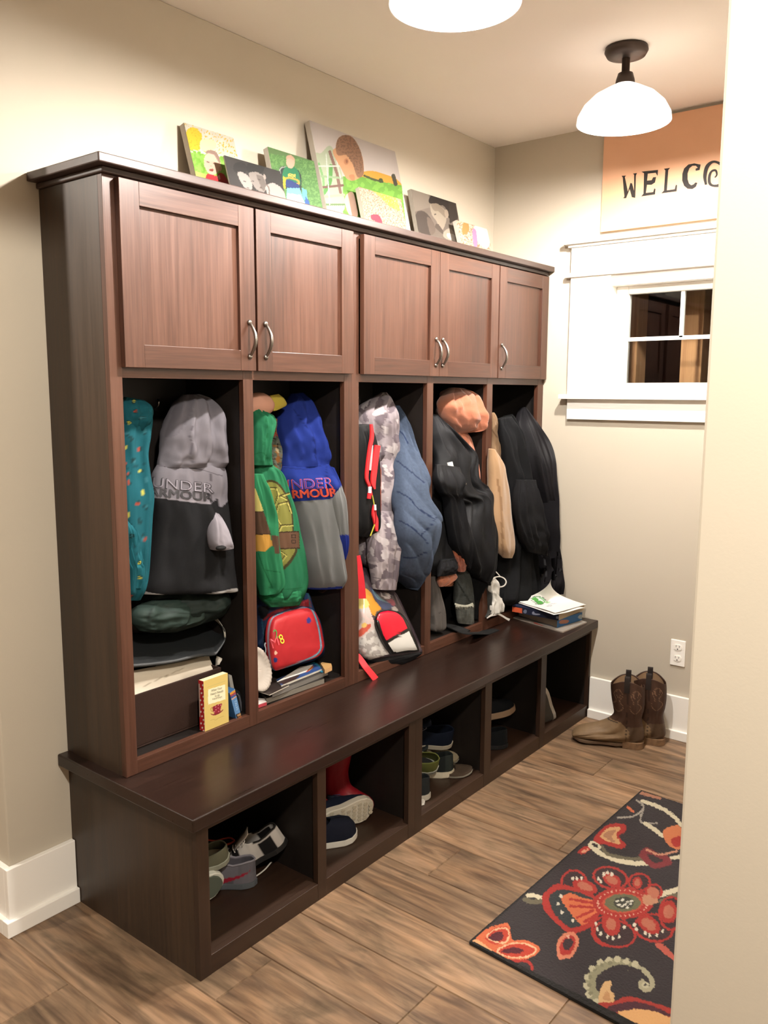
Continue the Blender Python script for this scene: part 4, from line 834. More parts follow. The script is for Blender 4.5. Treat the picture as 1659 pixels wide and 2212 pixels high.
gar('jacket_body', t, Z3, [(315,230),(325,330),(345,450),(350,560),(352,700),(355,820),(365,950),(370,1060),(372,1180),(348,1290),(370,1340),(430,1400)], [(350,225),(395,320),(430,470),(490,600),(525,690),(520,800),(600,930),(590,1000),(548,1150),(520,1260),(500,1310),(460,1405)],
    [.11,.14,.18,.22,.255,.28,.305,.31,.29,.25,.22,.20], [.012,.03,.04,.045,.05,.055,.055,.055,.055,.05,.045,.015], '5a6880', qs, mat=M['cloth'], al=.5, R=150, N=90, fold=.004, fk=2, wob=.01, seed=75, ribs=qr)
# ---------------- bay 4
BAY = (1.397, 1.795)
t = hang('fleece_jacket', 'salmon pink fleece jacket on the hook of the fourth bay', 'jacket', .13, 1.60)
pk = 'd98b6c'
gar('jacket_body', t, Z3, [(650,330),(690,420),(720,500),(740,620),(720,800),(700,950),(690,1100),(700,1250),(620,1380)], [(770,380),(800,430),(815,520),(848,650),(850,800),(830,950),(800,1100),(790,1250),(700,1370)], [.18,.18,.19,.2,.2,.2,.2,.2,.2], [.02,.035,.04,.04,.04,.04,.04,.04,.03], pk, [('v', 8, .1, 3)], mat=M['fleece'], fold=.004, wob=.014, seed=81)
gar('hood', t, Z3, [(700,110),(650,170),(635,230),(650,300),(690,360),(720,405)], [(760,115),(830,160),(865,230),(878,310),(868,380),(740,405)], [.17,.19,.2,.2,.2,.19], [.02,.05,.06,.06,.045,.02], pk, [('v', 8, .1, 3)], mat=M['fleece'], R=90, N=80, fold=.010, fk=4, wob=.04, seed=82)
gar('sleeve', t, Z3, [(700,1130),(712,1200),(745,1290)], [(750,1140),(762,1210),(775,1285)], .285, [.015,.024,.012], 'c8714f', [('p', [(700,1190),(770,1180),(770,1300),(700,1300)], 'b06045')], mat=M['fleece'], R=40, wob=.012, seed=84)
gar('cuff', t, Z3, [(620,1320),(612,1350),(620,1385)], [(722,1300),(722,1330),(660,1378)], .27, [.012,.022,.008], pk, [], mat=M['fleece'], R=24, wob=.006, seed=85)
t = hang('black_rain_jacket', 'shiny black jacket with a white tag on its collar in the fourth bay', 'jacket', .24, 1.62)
bk = '15161a'
gar('jacket_body', t, Z3, [(560,270),(560,380),(580,480),(600,560),(600,640),(620,760),(640,830),(720,860),(715,940),(690,1040),(720,1150),(760,1240),(800,1290)], [(610,300),(700,390),(790,490),(835,545),(835,640),(850,700),(900,740),(945,780),(950,900),(968,1050),(965,1180),(950,1280),(930,1370)],
    [.17,.2,.22,.24,.25,.26,.26,.26,.27,.28,.28,.28,.27], [.015,.035,.045,.05,.05,.05,.05,.05,.055,.055,.055,.05,.03], bk, [('ss', [(600,640),(680,690),(740,720),(780,690)], 5, '0a0b0d'), ('ss', [(850,760),(845,860),(870,980),(960,1170)], 5, '08090a'), ('ss', [(780,620),(840,560)], 4, '08090a')], mat=M['nylon'], R=140, N=90, fold=.011, fk=4, wob=.05, seed=91)
gar('sleeve', t, Z3, [(600,600),(600,700),(630,780),(670,830),(690,1000),(720,1130),(770,1230)], [(740,620),(760,700),(735,780),(750,860),(790,1000),(805,1150),(800,1280)], [.3,.31,.31,.31,.31,.31,.3], [.02,.035,.035,.035,.035,.035,.02], '1a1b1f', [], mat=M['nylon'], R=90, N=56, fold=.005, wob=.024, seed=92)
cb = MB()
for (x, y) in ((787, 726), (893, 1043)): V, f = sphere(at(*Z3.uv(x, y), 'x', .335), (.004, .005, .005), 12, 8); cb.add(V, f)
cb.build('snap_button', M['metal'], t, sm=True)
strip('collar_tag', t, Z3, [(688,588),(696,622)], .315, 16, 'e6e4e0', .003)
t = hang('black_coat', 'long plain black coat with a turned-up cuff, hanging behind the shiny black jacket', 'coat', .2, 1.52)
gar('coat_body', t, Z3, [(560,560),(562,700),(560,900),(555,1050),(548,1150),(545,1230),(565,1310)], [(640,560),(680,700),(720,900),(740,1050),(750,1150),(735,1230),(700,1290)], [.2,.21,.22,.23,.24,.25,.25], [.03,.04,.045,.045,.045,.04,.02], '141416', [], R=90, N=72, fold=.007, fk=4, wob=.014, seed=95)
gar('cuff', t, Z3, [(625,1215),(612,1270),(605,1320)], [(715,1200),(728,1255),(720,1300)], .295, [.012,.022,.010], '1b1b1e', [], R=30, wob=.008, seed=96)
gar('coat_skirt', t, Z3, [(600,1250),(610,1350),(630,1480),(640,1600)], [(940,1250),(935,1330),(880,1450),(860,1590)], .12, [.03,.035,.03,.02], '0e0e10', [], R=60, wob=.012, seed=97)
t = hang('gray_joggers', 'light grey sweatpants leg hanging at the left edge of the fourth bay', 'trousers', .16, 1.52)
gar('trouser_leg', t, Z6, [(75,760),(72,1000),(75,1200),(72,1400),(78,1600),(85,1740),(140,1775)], [(130,780),(190,1000),(235,1200),(285,1400),(290,1500),(285,1690),(200,1760)], .235, [.015,.025,.03,.032,.032,.03,.015], '6e6864', [('ss', [(75,1455),(180,1465),(290,1420)], 5, '4a4542'), ('p', [(75,1500),(155,1490),(150,1640),(80,1640)], '5f5a56')], R=70, N=50, fold=.003, wob=.008, seed=99)
t = hang('gray_jeans', 'washed grey jeans with frayed white hems hanging in the fourth bay', 'jeans', .18, 1.68)
jn = [('v', 40, .3, 3), ('v', 10, .3, 6)]
gar('trouser_leg', t, Z6, [(545,650),(530,800),(540,1000),(535,1150),(528,1290),(550,1400),(570,1550),(590,1630)], [(700,650),(770,800),(815,1000),(835,1150),(850,1290),(845,1400),(845,1550),(840,1650)], .25, [.02,.026,.026,.024,.022,.02,.018,.015], '474a47', [('p', [(520,1290),(860,1290),(870,1700),(540,1700)], '6b6d68')]+jn+[('ss', [(570,900),(680,1080),(790,1240)], 14, '2a2c2a')], R=90, N=60, fold=.003, wob=.012, seed=101)
gar('trouser_leg', t, Z6, [(800,850),(830,950),(870,1060),(880,1130),(900,1250),(930,1400),(950,1520)], [(1120,850),(1130,950),(1140,1060),(1145,1100),(1148,1250),(1150,1400),(1090,1530)], .20, [.02,.026,.026,.024,.022,.02,.012], '484845', jn, R=80, N=60, fold=.003, wob=.012, seed=102)
strip('frayed_hem', t, Z6, [(528,1282),(620,1310),(740,1318),(850,1285)], .293, [14,17,14,22], 'a3a294', .003)
strip('frayed_hem', t, Z6, [(885,1145),(960,1125),(1060,1100),(1140,1085)], .243, [14,15,13,12], 'a3a294', .003)
fb = MB()
rnd = random.Random(3)
for i in range(34):
    x = 535+i*9.5; y = 1300+rnd.random()*14; l = 20+rnd.random()*55; dx = rnd.uniform(-8, 14)
    fb.tube([at(*Z6.uv(x, y), 'x', .295), at(*Z6.uv(x+dx*.5, y+l*.5), 'x', .297), at(*Z6.uv(x+dx, y+l), 'x', .293)], .0006, 4)
fb.build('loose_threads', plain('thread', 'b0ae9f', .9), t)
# ---------------- bay 5
BAY = (1.828, 2.24)
t = hang('tan_fleece', 'tan fleece sleeve hanging between the fourth and fifth bays', 'jacket', .2, 1.92)
gar('jacket_body', t, Z3, [(945,270),(948,360),(950,450),(948,560)], [(962,270),(975,330),(995,430),(990,560)], .26, [.01,.02,.03,.03], 'b08e6c', [('ss', [(955,380),(990,430)], 4, '8a6a4c')], mat=M['fleece'], R=40, wob=.006, seed=104)
gar('sleeve', t, Z3, [(945,500),(942,600),(944,700),(945,820),(948,950),(965,1060),(985,1140),(1030,1200)], [(965,510),(1020,600),(1040,700),(1060,820),(1072,950),(1085,1060),(1088,1140),(1080,1200)], .315, [.015,.028,.03,.032,.034,.034,.03,.012], 'b6936f', [('ss', [(990,700),(1015,850),(1020,1000),(1025,1180)], 7, '94714f')], mat=M['fleece'], al=.66, R=90, N=60, fold=.003, fk=2, wob=.010, seed=105)
t = hang('wool_coat', 'long black coat with a wide pointed lapel, nearest the tan fleece in the fifth bay', 'coat', .2, 1.98, group=None)
gar('coat_body', t, Z3, [(975,330),(975,420),(985,560),(1000,700),(1020,850),(1020,1000),(1010,1150),(1000,1300),(985,1440),(990,1500)], [(1080,280),(1110,400),(1140,560),(1160,700),(1180,850),(1200,1000),(1210,1150),(1220,1300),(1240,1440),(1220,1490)], [.19,.2,.22,.23,.24,.25,.26,.26,.27,.27], [.02,.04,.045,.05,.05,.05,.05,.05,.05,.03], '141517', [('ss', [(1050,400),(1080,560),(1090,720)], 3, '08090a')], R=120, N=84, fold=.017, fk=5, wob=.025, seed=111)
gar('sleeve', t, Z3, [(1000,310),(1010,420),(1030,560),(1050,700),(1065,850),(1080,980),(1110,1035)], [(1090,290),(1130,400),(1175,560),(1200,700),(1225,850),(1240,960),(1240,1080)], .31, [.015,.03,.034,.036,.036,.034,.015], '191a1d', [], R=90, N=60, fold=.010, fk=4, wob=.03, seed=112)
t = hang('dark_parka', 'black quilted parka with shiny collar, rightmost of the hanging coats', 'coat', .22, 2.2)
gar('coat_body', t, Z3, [(1145,240),(1135,340),(1160,480),(1190,620),(1220,760),(1250,900),(1260,1050),(1250,1180),(1240,1300),(1225,1400),(1230,1440)], [(1165,235),(1230,340),(1290,450),(1322,560),(1332,700),(1330,850),(1330,1000),(1345,1100),(1370,1220),(1395,1340),(1405,1430)], [.2,.23,.26,.28,.29,.295,.30,.30,.30,.30,.30], [.01,.03,.04,.045,.045,.045,.045,.045,.042,.035,.02], '19171b', [('ss', [(1150,270),(1180,420),(1240,600),(1270,760)], 4, '0a0a0c'), ('ss', [(1240,560),(1290,600),(1330,660)], 3, '0d0d10'), ('ss', [(1260,760),(1330,850)], 3, '0d0d10')], mat=M['nylon'], R=120, N=84, fold=.012, fk=5, wob=.03, seed=115, xb=[.2,.24,.29,.345,.36,.365,.37,.38,.40,.425,.43])
gar('sleeve', t, Z3, [(1120,700),(1110,850),(1130,1000),(1160,1090),(1190,1160)], [(1230,700),(1260,850),(1280,1000),(1290,1080),(1310,1190)], .365, [.02,.036,.038,.036,.02], '1a1a1d', [], R=80, N=60, fold=.010, fk=4, wob=.03, seed=116)
t = hang('plastic_bag', 'white plastic carrier bag with a looped handle hanging beside the tan sleeve', 'plastic bag', .27, 1.85)
pw = 'd5d2cb'
gar('bag_body', t, Z6, [(1210,810),(1140,870),(1130,960),(1135,1050),(1160,1120),(1165,1230),(1150,1320),(1155,1440),(1170,1480)], [(1230,840),(1260,900),(1290,990),(1280,1080),(1300,1150),(1345,1230),(1350,1320),(1350,1400),(1320,1400)], .30, [.008,.018,.02,.018,.016,.02,.022,.02,.01], pw, [('v', 50, .15, 3)], mat=M['print'], al=.8, R=70, N=44, fold=.004, fk=5, wob=.016, seed=121)
strip('bag_handle', t, Z6, [(1200,830),(1260,800),(1340,795),(1410,830),(1440,890),(1410,950),(1350,975),(1290,965)], .315, [16,10,9,10,10,9,10,14], pw, .0012)
strip('bag_handle', t, Z6, [(1225,620),(1235,520),(1215,430)], .30, [12,18,6], pw, .0012); strip('bag_handle', t, Z6, [(1240,690),(1290,740),(1330,790)], .30, [8,8,8], pw, .0012)
strip('bag_corner', t, Z6, [(1095,1540),(1170,1490),(1260,1460),(1300,1430)], .31, [6,16,26,20], pw, .0012); strip('bag_corner', t, Z6, [(1260,1440),(1360,1490),(1440,1540),(1500,1570)], .315, [20,16,17,22], pw, .0012)
strip('bag_corner', t, Z6, [(1280,1200),(1340,1180),(1370,1200)], .31, [14,10,3], pw, .0012)
BAY = None
# ================================================================ THINGS ON THE LOCKER SHELVES AND THE BENCH
SH = .4995
ZA = Z(250, 1250, 3.13); ZB = Z(540, 1280, 8.295); ZC = Z(765, 1200, 7.897); ZD = Z(1090, 1240, 7.9); ZE = Z(410, 1430, 11.06); Z4 = Z(740, 1150, 2.9625)
# ---- fabric bin
fabric = plain('brown_bin_fabric', '2c1d17', .8, .2, bmp=.4, scale=350, var=.1)
t = thing('storage_bin', 'dark brown fabric bin filled with papers at the bottom of the first bay', 'bin', (.12, .2, SH))
bx0, bx1, by0, by1, bz1 = .02, .225, .045, .385, .655
for nm, q in (('bin_side', (bx1-.006, bx1, by0, by1, SH+.006, bz1)), ('bin_side', (bx0, bx0+.006, by0, by1, SH+.006, bz1)), ('bin_side', (bx0+.006, bx1-.006, by0, by0+.006, SH+.006, bz1)), ('bin_side', (bx0+.006, bx1-.006, by1-.006, by1, SH+.006, bz1)), ('bin_base', (bx0, bx1, by0, by1, SH, SH+.006))):
    boxo(nm, q, fabric, t, .002)
def sheet(name, label, cat, corners, zt, base='ded6c8', shapes=(), wv=.006, seed=0, n=26, mat=None, al=.8, top=True, group=None, th=.0008):
    """a limp sheet of paper: four 3d corners (a b c d around), gently waved"""
    a, b, c, d = [np.asarray(q, float) for q in corners]; nr = np.cross(b-a, d-a); nr /= np.linalg.norm(nr)
    g = []
    for i in range(n+1):
        for j in range(n+1):
            s, t_ = i/n, j/n; P = a*(1-s)*(1-t_)+b*s*(1-t_)+c*s*t_+d*(1-s)*t_
            g.append(P+nr*wv*(math.sin(s*5+seed)+math.sin(t_*6+seed*2+s*3)))
    g = np.array(g); m = n+1; N2 = len(g)
    f = [(i*m+j, (i+1)*m+j, (i+1)*m+j+1, i*m+j+1) for i in range(n) for j in range(n)]
    V = np.vstack([g, g-nr*th]); f2 = [tuple(k+N2 for k in q[::-1]) for q in f]
    rim = [i*m for i in range(m)]+[n*m+j for j in range(1, m)]+[i*m+n for i in range(n-1, -1, -1)]+[j for j in range(n-1, 0, -1)]
    f3 = [(rim[k], rim[k-1], rim[k-1]+N2, rim[k]+N2) for k in range(len(rim))]
    X, Y = zt.to(*proj(V)); o = mesh(name, V, f+f2+f3, mat or M['canvas'], sm=False, col=paint(X, Y, base, shapes)*al)
    return tag(o, label, cat, group)
A_ = lambda z, p, ax, v: at(*z.uv(*p), ax, v)
sheet('paper_sheet', 'crumpled white papers standing up out of the brown bin, widest front sheet', 'paper', [A_(ZA, (60, 860), 'x', .205), A_(ZA, (665, 700), 'x', .21), A_(ZA, (640, 510), 'x', .165), A_(ZA, (40, 650), 'x', .15)], ZA, 'd8ccb8', [('ss', [(180,730),(270,690),(350,650)], 3, 'a89c88'), ('ss', [(330,690),(350,655),(450,610)], 3, 'b4a894')], .006, 1, al=.7)
sheet('paper_sheet', 'pointed cream paper sticking up behind the papers in the brown bin', 'paper', [A_(ZA, (120, 700), 'x', .15), A_(ZA, (600, 620), 'x', .15), A_(ZA, (578, 470), 'x', .10), A_(ZA, (330, 545), 'x', .08)], ZA, 'ddd0ba', [], .003, 3, al=.7)
sheet('paper_sheet', 'thin white paper in the right corner of the brown bin', 'paper', [A_(ZA, (670, 590), 'x', .17), A_(ZA, (700, 580), 'x', .19), A_(ZA, (718, 538), 'x', .17), A_(ZA, (680, 520), 'x', .15)], ZA, 'd0c6b6', [], .001, 5, 8, al=.7)
# black curved mat / folder
t = thing('black_folder', 'large flexible black folder bent over above the brown bin', 'folder', (.12, .2, .66))
def sweep(name, par, ptsA, ptsB, x0s, x1s, zt, th, mat):
    """bent board: front edge traced by ptsA (depth x0s), rear edge ptsB (depth x1s)"""
    a = cr(np.array([at(*zt.uv(*p), 'x', x) for p, x in zip(ptsA, x0s)]), 40); b = cr(np.array([at(*zt.uv(*p), 'x', x) for p, x in zip(ptsB, x1s)]), 40)
    V = []; n = 12
    for i in range(40):
        for j in range(n+1): V.append(a[i]*(1-j/n)+b[i]*j/n)
    V = np.array(V); m = n+1; f = [(i*m+j, i*m+j+1, (i+1)*m+j+1, (i+1)*m+j) for i in range(39) for j in range(n)]
    o = mesh(name, V, f, mat, par, sm=True); s = o.modifiers.new('thick', 'SOLIDIFY'); s.thickness = th; s.offset = 0; return o
blk = plain('black_board', '1d1f20', .45, .4, bmp=.1, scale=120)
sweep('folder_cover', t, [(60,600),(200,590),(400,565),(560,525),(660,520),(690,500),(735,430),(742,380),(725,330),(690,275)], [(60,370),(200,365),(400,335),(520,300),(590,280),(620,270),(650,270),(655,268),(655,267),(655,266)], [.20]*4+[.20,.2,.19,.18,.17,.15], [.05]*10, ZA, .004, blk)
sweep('folder_page', t, [(745,400),(740,350),(715,310),(670,245),(655,232)], [(735,400),(725,345),(700,305),(640,262),(585,262)], [.185,.175,.165,.15,.13], [.18,.17,.15,.12,.10], ZA, .0015, plain('white_page', '9c978c', .7))
# ---- books
def slab(name, label, cat, P, ax, zt, cov, thick, pages='d9cfb8', base='cccccc', shapes=(), group=None, mats=None): pass
def book(name, label, org, w, d, h, rot, cover, pages='cfc4a8', spine=None, group=None, lean=0.0, flat=False):
    """book: w spine thickness, d cover width, h height; spine at local -y edge, front cover at +x. local frame -> placed"""
    t = thing(name, label, 'book', org, group, rot=Euler((lean, 0, rot)))
    c = .0022
    b = MB().box(w/2-c, w/2, 0, d, 0, h).box(-w/2, -w/2+c, 0, d, 0, h); b.build('cover', cover, t, local=True, bevel=.0006)
    MB().box(-w/2, w/2, -.0015, c, 0, h).build('spine', spine or cover, t, local=True, bevel=.0006)
    MB().box(-w/2+c, w/2-c, c, d-.003, .003, h-.003).build('pages', plain('book_pages', pages, .9, bmp=.3, scale=500), t, local=True)
    return t
# yellow gift book: traced cover, real thickness
yb = thing('yellow_book', 'yellow hardback with a red polka-dot spine and a red teacup on its cover', 'book', (.26, .30, SH))
b0, b1 = A_(ZE, (360,1668), 'z', SH), A_(ZE, (930,1432), 'z', SH)
s0 = A_(ZE, (185,1690), 'z', SH+.001)
up = np.array([0, 0, 1.0]); e1 = (b1-b0); e1[2] = 0; wd = np.linalg.norm(e1); e1 /= wd
nrm = np.array([e1[1], -e1[0], 0]); nrm = nrm if nrm[0] > 0 else -nrm
tl_ = A_(ZE, (345,470), 'y', b0[1]); hgt = tl_[2]-SH
e2 = s0-b0; e2[2] = 0; tw = min(np.linalg.norm(e2), .03); e2 = -nrm
cream = vcol('book_cover_print', .45, .4, 0)
def pgrid(P, a, b, n, m): 
    g = np.array([P+a*i/n+b*j/m for i in range(n+1) for j in range(m+1)]); q = m+1
    return g, [(i*q+j, (i+1)*q+j, (i+1)*q+j+1, i*q+j+1) for i in range(n) for j in range(m)]
g, f = pgrid(b0+nrm*.0004+up*.0005, e1*wd, up*hgt, 80, 130); X, Y = ZE.to(*proj(g))
cup = [('s', [(415,610),(850,455)], 4, 'b8b070'), ('ps', [(440,680),(470,650),(820,545),(845,560),(850,870),(820,900),(480,1005),(440,990)], 'f2ecc8'),
       ('ps', [(545,1075),(760,990),(745,1080),(735,1160),(700,1210),(600,1240),(560,1170)], '8c2230'), ('so', [(545,1085),(505,1110),(510,1160),(550,1180)], 7, '9a6a3a'), ('ps', [(495,1225),(560,1245),(700,1200),(800,1130),(780,1170),(700,1235),(590,1275),(520,1260)], '7e1f2c')]
for (x, y) in [(620,1075),(680,1030),(740,1030),(680,1100),(625,1140),(690,1185),(590,1190),(735,1130)]: cup.append(('e', (x, y, 13, 13, 0), 'd88a94'))
cup += [('ss', [(495,1400),(560,1370),(620,1385),(700,1330),(820,1290)], 4, 'b09a58')]
mesh('cover_front', g, f, cream, yb, col=paint(X, Y, 'd6bd70', cup)*.85)
g, f = pgrid(b0-nrm*tw+up*.0005, nrm*tw, up*hgt, 40, 160)
# spine face sits at the left end
g = g-e1*.0006; X, Y = ZE.to(*proj(g)); dots = [('p', [(170,520),(242,520),(250,1310),(180,1310)], 'c8a69a')]
for i, (x, y) in enumerate([(312,555),(280,745),(322,830),(285,1020),(325,1105),(292,1297),(328,1385),(268,1467),(210,1532),(298,1570),(237,1640),(330,1645),(255,640),(335,655),(255,915),(340,925),(262,1190),(345,1200),(350,1480)]): dots.append(('e', (x, y, 19, 24, 0), 'efe2d8'))
mesh('spine', g, f, cream, yb, col=paint(X, Y, 'c22a2e', dots)*.85)
pb = MB(); K_ = lambda p, q, r: p+q+r
P = [b0-nrm*tw+up*.0006, b0+up*.0006, b0+e1*wd+up*.0006, b0+e1*wd-nrm*tw+up*.0006]
pb.hexa(P+[p+up*(hgt-.001) for p in P]).build('book_block', plain('cream_pages', 'cfc5a0', .8), yb)
def lettering(par, txt, q, zt, tree, mat, off=.0012, bold=0.0, italic=False):
    V, Fc, lo, hi = text_geo(txt, bold)
    return stick('lettering', par, quadmap(V, [zt.uv(*p) for p in q]), Fc, tree, mat, off=off)
tr = bvh(*[o for o in yb.children]); ik = plain('faded_ink', '6c6450', .8)
for txt, y, xa, xb, sl in (('What Your', 700, 510, 775, 80), ('Heart Needs', 785, 500, 800, 90), ('for the', 822, 600, 715, 30), ('Hard Days', 905, 545, 770, 65)):
    lettering(yb, txt, [(xa, y+15), (xb, y+15-sl), (xb, y-40-sl), (xa, y-40)], ZE, tr, ik)
bb_ = book('blue_book', 'small blue book with an orange stripe leaning beside the yellow book', (.262, .378, SH+.001), .028, .016, .118, 0, plain('blue_cover', '3d6d9c', .4), lean=0)
tag(bb_, 'small blue paperback with orange and red bands leaning beside the yellow book', 'book')
for ch in list(bb_.children): bpy.data.objects.remove(ch)
def qbox(name, par, zt, q, xd, x, mat):
    """board standing up: traced front face q (bl br tr tl) at depth x, going back by xd"""
    P = [at(*zt.uv(*p), 'x', x) for p in q]; return MB().prism(P, (-xd, 0, 0)).build(name, mat, par)
def face(name, par, zt, q, x, base, shapes, n=40, m=60, al=.85):
    P = [at(*zt.uv(*p), 'x', x) for p in q]
    g = np.array([P[0]*(1-i/n)*(1-j/m)+P[1]*(i/n)*(1-j/m)+P[2]*(i/n)*(j/m)+P[3]*(1-i/n)*(j/m) for i in range(n+1) for j in range(m+1)]); k = m+1
    X, Y = zt.to(*proj(g)); return mesh(name, g, [(i*k+j, (i+1)*k+j, (i+1)*k+j+1, i*k+j+1) for i in range(n) for j in range(m)], cream, par, col=paint(X, Y, base, shapes)*al)
qs_ = [(1120,1392),(1240,1350),(1075,640),(955,745)]
qbox('book_block', bb_, ZE, qs_, .07, .272, plain('blue_cover', '2f5580', .45))
face('spine', bb_, ZE, qs_, .2725, '5b86b4', [('p', [(940,760),(1090,650),(1105,700),(960,800)], 'cf8f30'), ('p', [(960,800),(1105,700),(1112,760),(980,830)], '8c3a4c'), ('p', [(975,835),(1115,765),(1120,800),(990,870)], '3c4a80'), ('s', [(1000,895),(1120,815)], 9, 'e0a070'), ('p', [(1095,1260),(1220,1190),(1250,1300),(1130,1385)], '2a2220'), ('p', [(1130,1270),(1210,1215),(1225,1270),(1150,1310)], 'a8845c'), ('p', [(1130,1350),(1240,1280),(1245,1320),(1150,1375)], 'c9702e')])
lettering(bb_, 'TALES', [(1060,925), (1120,1165), (1160,1130), (1110,900)], ZE, bvh(*bb_.children), plain('pale_ink', 'a8c4dc', .6))
bk2 = thing('magazine', 'thin grey-white magazine standing behind the small blue book', 'magazine', (.2, .40, SH))
qbox('magazine_body', bk2, ZE, [(1070,1290),(1180,1250),(1000,320),(925,290)], .008, .225, plain('grey_cover', '8d8a84', .5))
bk3 = thing('glasses_case', 'black and grey zipped case at the right end of the first bay shelf', 'case', (.2, .43, SH))
qbox('case_body', bk3, ZE, [(1190,1330),(1310,1270),(1250,900),(1190,700),(1110,660)], .05, .235, plain('dark_case', '1c2022', .6))
strip('case_trim', bk3, ZE, [(1255,1200),(1225,1000),(1185,830),(1140,760)], .238, [12,16,18,14], '5c5c62', .003)
# ---- second bay: tray, magazines, paper plate, small red book
def flatstack(name, label, cat, q, z0, z1, zt, side, topc, shapes=(), group=None, al=.8, mat=None):
    """flat thing lying down: outline q traced on its top face at height z1"""
    P = [at(*zt.uv(*p), 'z', z1) for p in q]
    t = thing(name, label, cat, (sum(P)/len(P)+np.array([0, 0, z0-z1])), group)
    MB().prism([p-np.array([0, 0, z1-z0]) for p in P], (0, 0, z1-z0-.0006)).build('body', side if not isinstance(side, str) else plain('paper_edge', side, .7, bmp=.3, scale=400), t)
    n = 36; g = np.array([P[0]*(1-i/n)*(1-j/n)+P[1]*(i/n)*(1-j/n)+P[2]*(i/n)*(j/n)+P[3]*(1-i/n)*(j/n) for i in range(n+1) for j in range(n+1)]); k = n+1
    X, Y = zt.to(*proj(g)); f = [(i*k+j, (i+1)*k+j, (i+1)*k+j+1, i*k+j+1) for i in range(n) for j in range(n)]
    mesh('cover', g, f, mat or cream, t, col=paint(X, Y, topc, shapes)*al)
    return t
flatstack('gray_tray', 'flat grey box under the magazines in the second bay', 'box', [(290,1900),(1330,1540),(1180,1400),(200,1750)], SH+.001, SH+.018, ZB, '6e6960', '2b2826')
flatstack('laptop', 'closed silver-edged notebook computer lying under the magazines', 'laptop', [(400,1800),(1395,1400),(1200,1250),(250,1640)], SH+.019, SH+.034, ZB, plain('silver_edge', '8d8a86', .35, .5, .5), '3a3634')
flatstack('magazine', 'dark magazine lying lowest of the pile in the second bay, its corner sticking out', 'magazine', [(350,1830),(700,1660),(400,1500),(80,1740)], SH+.035, SH+.038, ZB, 'c4bcb0', '2e2522', [('e', (215,1690,60,26,0), '8a8078')], group=None)
flatstack('magazine', 'magazine with a blue and orange cover, topmost of the pile in the second bay', 'magazine', [(560,1660),(1290,1365),(1130,1270),(470,1560)], SH+.036, SH+.043, ZB, 'b5b0a6', '2f4a80', [('p', [(470,1620),(700,1660),(900,1480),(800,1440)], '3a2a28'), ('ps', [(1000,1420),(1030,1340),(1130,1320),(1120,1360),(1050,1410)], 'd07a3a'), ('p', [(940,1390),(1060,1370),(1040,1420),(980,1410)], 'a02c2c')])
flatstack('envelope', 'white papers lying on the magazine under the red backpack', 'paper', [(480,1600),(1000,1420),(1130,1290),(900,1330)], SH+.0435, SH+.0445, ZB, 'e0dcd4', 'e4e0d8', [('ss', [(500,1540),(700,1460)], 3, 'b0a8a0')], al=.9)
flatstack('blue_folder', 'bright blue folder poking out at the right of the magazine pile', 'folder', [(1290,1430),(1370,1385),(1150,1240),(1000,1290)], SH+.0355, SH+.0375, ZB, '2c7a9c', '2f86a8')
flatstack('wooden_block', 'pale wooden block at the back right of the second bay', 'block', [(1340,1385),(1470,1325),(1455,1270),(1250,1240)], SH+.038, SH+.052, ZB, plain('pale_wood', 'b58e62', .6, var=.15), 'b8915e', [('ss', [(1230,1290),(1270,1250),(1290,1240)], 12, '1c1614')])
flatstack('small_red_book', 'small red and white book lying at the front left of the second bay', 'book', [(60,2040),(300,1960),(260,1900),(60,1880)], SH+.001, SH+.012, ZB, plain('red_edge', 'a83c48', .5), 'e6dcd6')
# paper plate: fluted disc leaning
pl = thing('paper_plate', 'pale fluted paper plate leaning at the left of the second bay', 'plate', (.2, .56, SH+.036))
c = A_(ZB, (120, 1380), 'x', .215); V = []; n = 96; rr = [0, .03, .052, .056, .064, .072]; hh_ = [0, 0, .001, .006, .009, .010]
ax1 = np.array([-.15, 1, -.05]); ax1 /= np.linalg.norm(ax1); ax2 = np.array([-.35, -.05, 1]); ax2 -= ax1*(ax1@ax2); ax2 /= np.linalg.norm(ax2); ax3 = np.cross(ax1, ax2); ax3 = ax3 if ax3[0] > 0 else -ax3
for r, h in zip(rr, hh_):
    for j in range(n):
        a = 2*math.pi*j/n; w = (.0012*math.cos(a*32) if r > .054 else 0)
        V.append(c+ax1*r*.82*math.cos(a)+ax2*r*math.sin(a)+ax3*(h+w))
f = [(i*n+j, i*n+(j+1) % n, (i+1)*n+(j+1) % n, (i+1)*n+j) for i in range(len(rr)-1) for j in range(n)]
o = mesh('plate_disc', V, f, plain('paper_plate_white', 'a39a90', .7), pl, sm=True); s_ = o.modifiers.new('thick', 'SOLIDIFY'); s_.thickness = .001
hb_ = MB()
for a in (.25, .75, 1.25, -.3, -.8):
    p = c+ax1*.05*math.cos(a)+ax2*.061*math.sin(a)+ax3*.006; V2, f2 = sphere(p, (.0016, .0016, .0016), 8, 6); hb_.add(V2, f2)
hb_.build('punched_hole', plain('hole_dark', '2a2420', .9), pl)
BAY = (.478, .888)
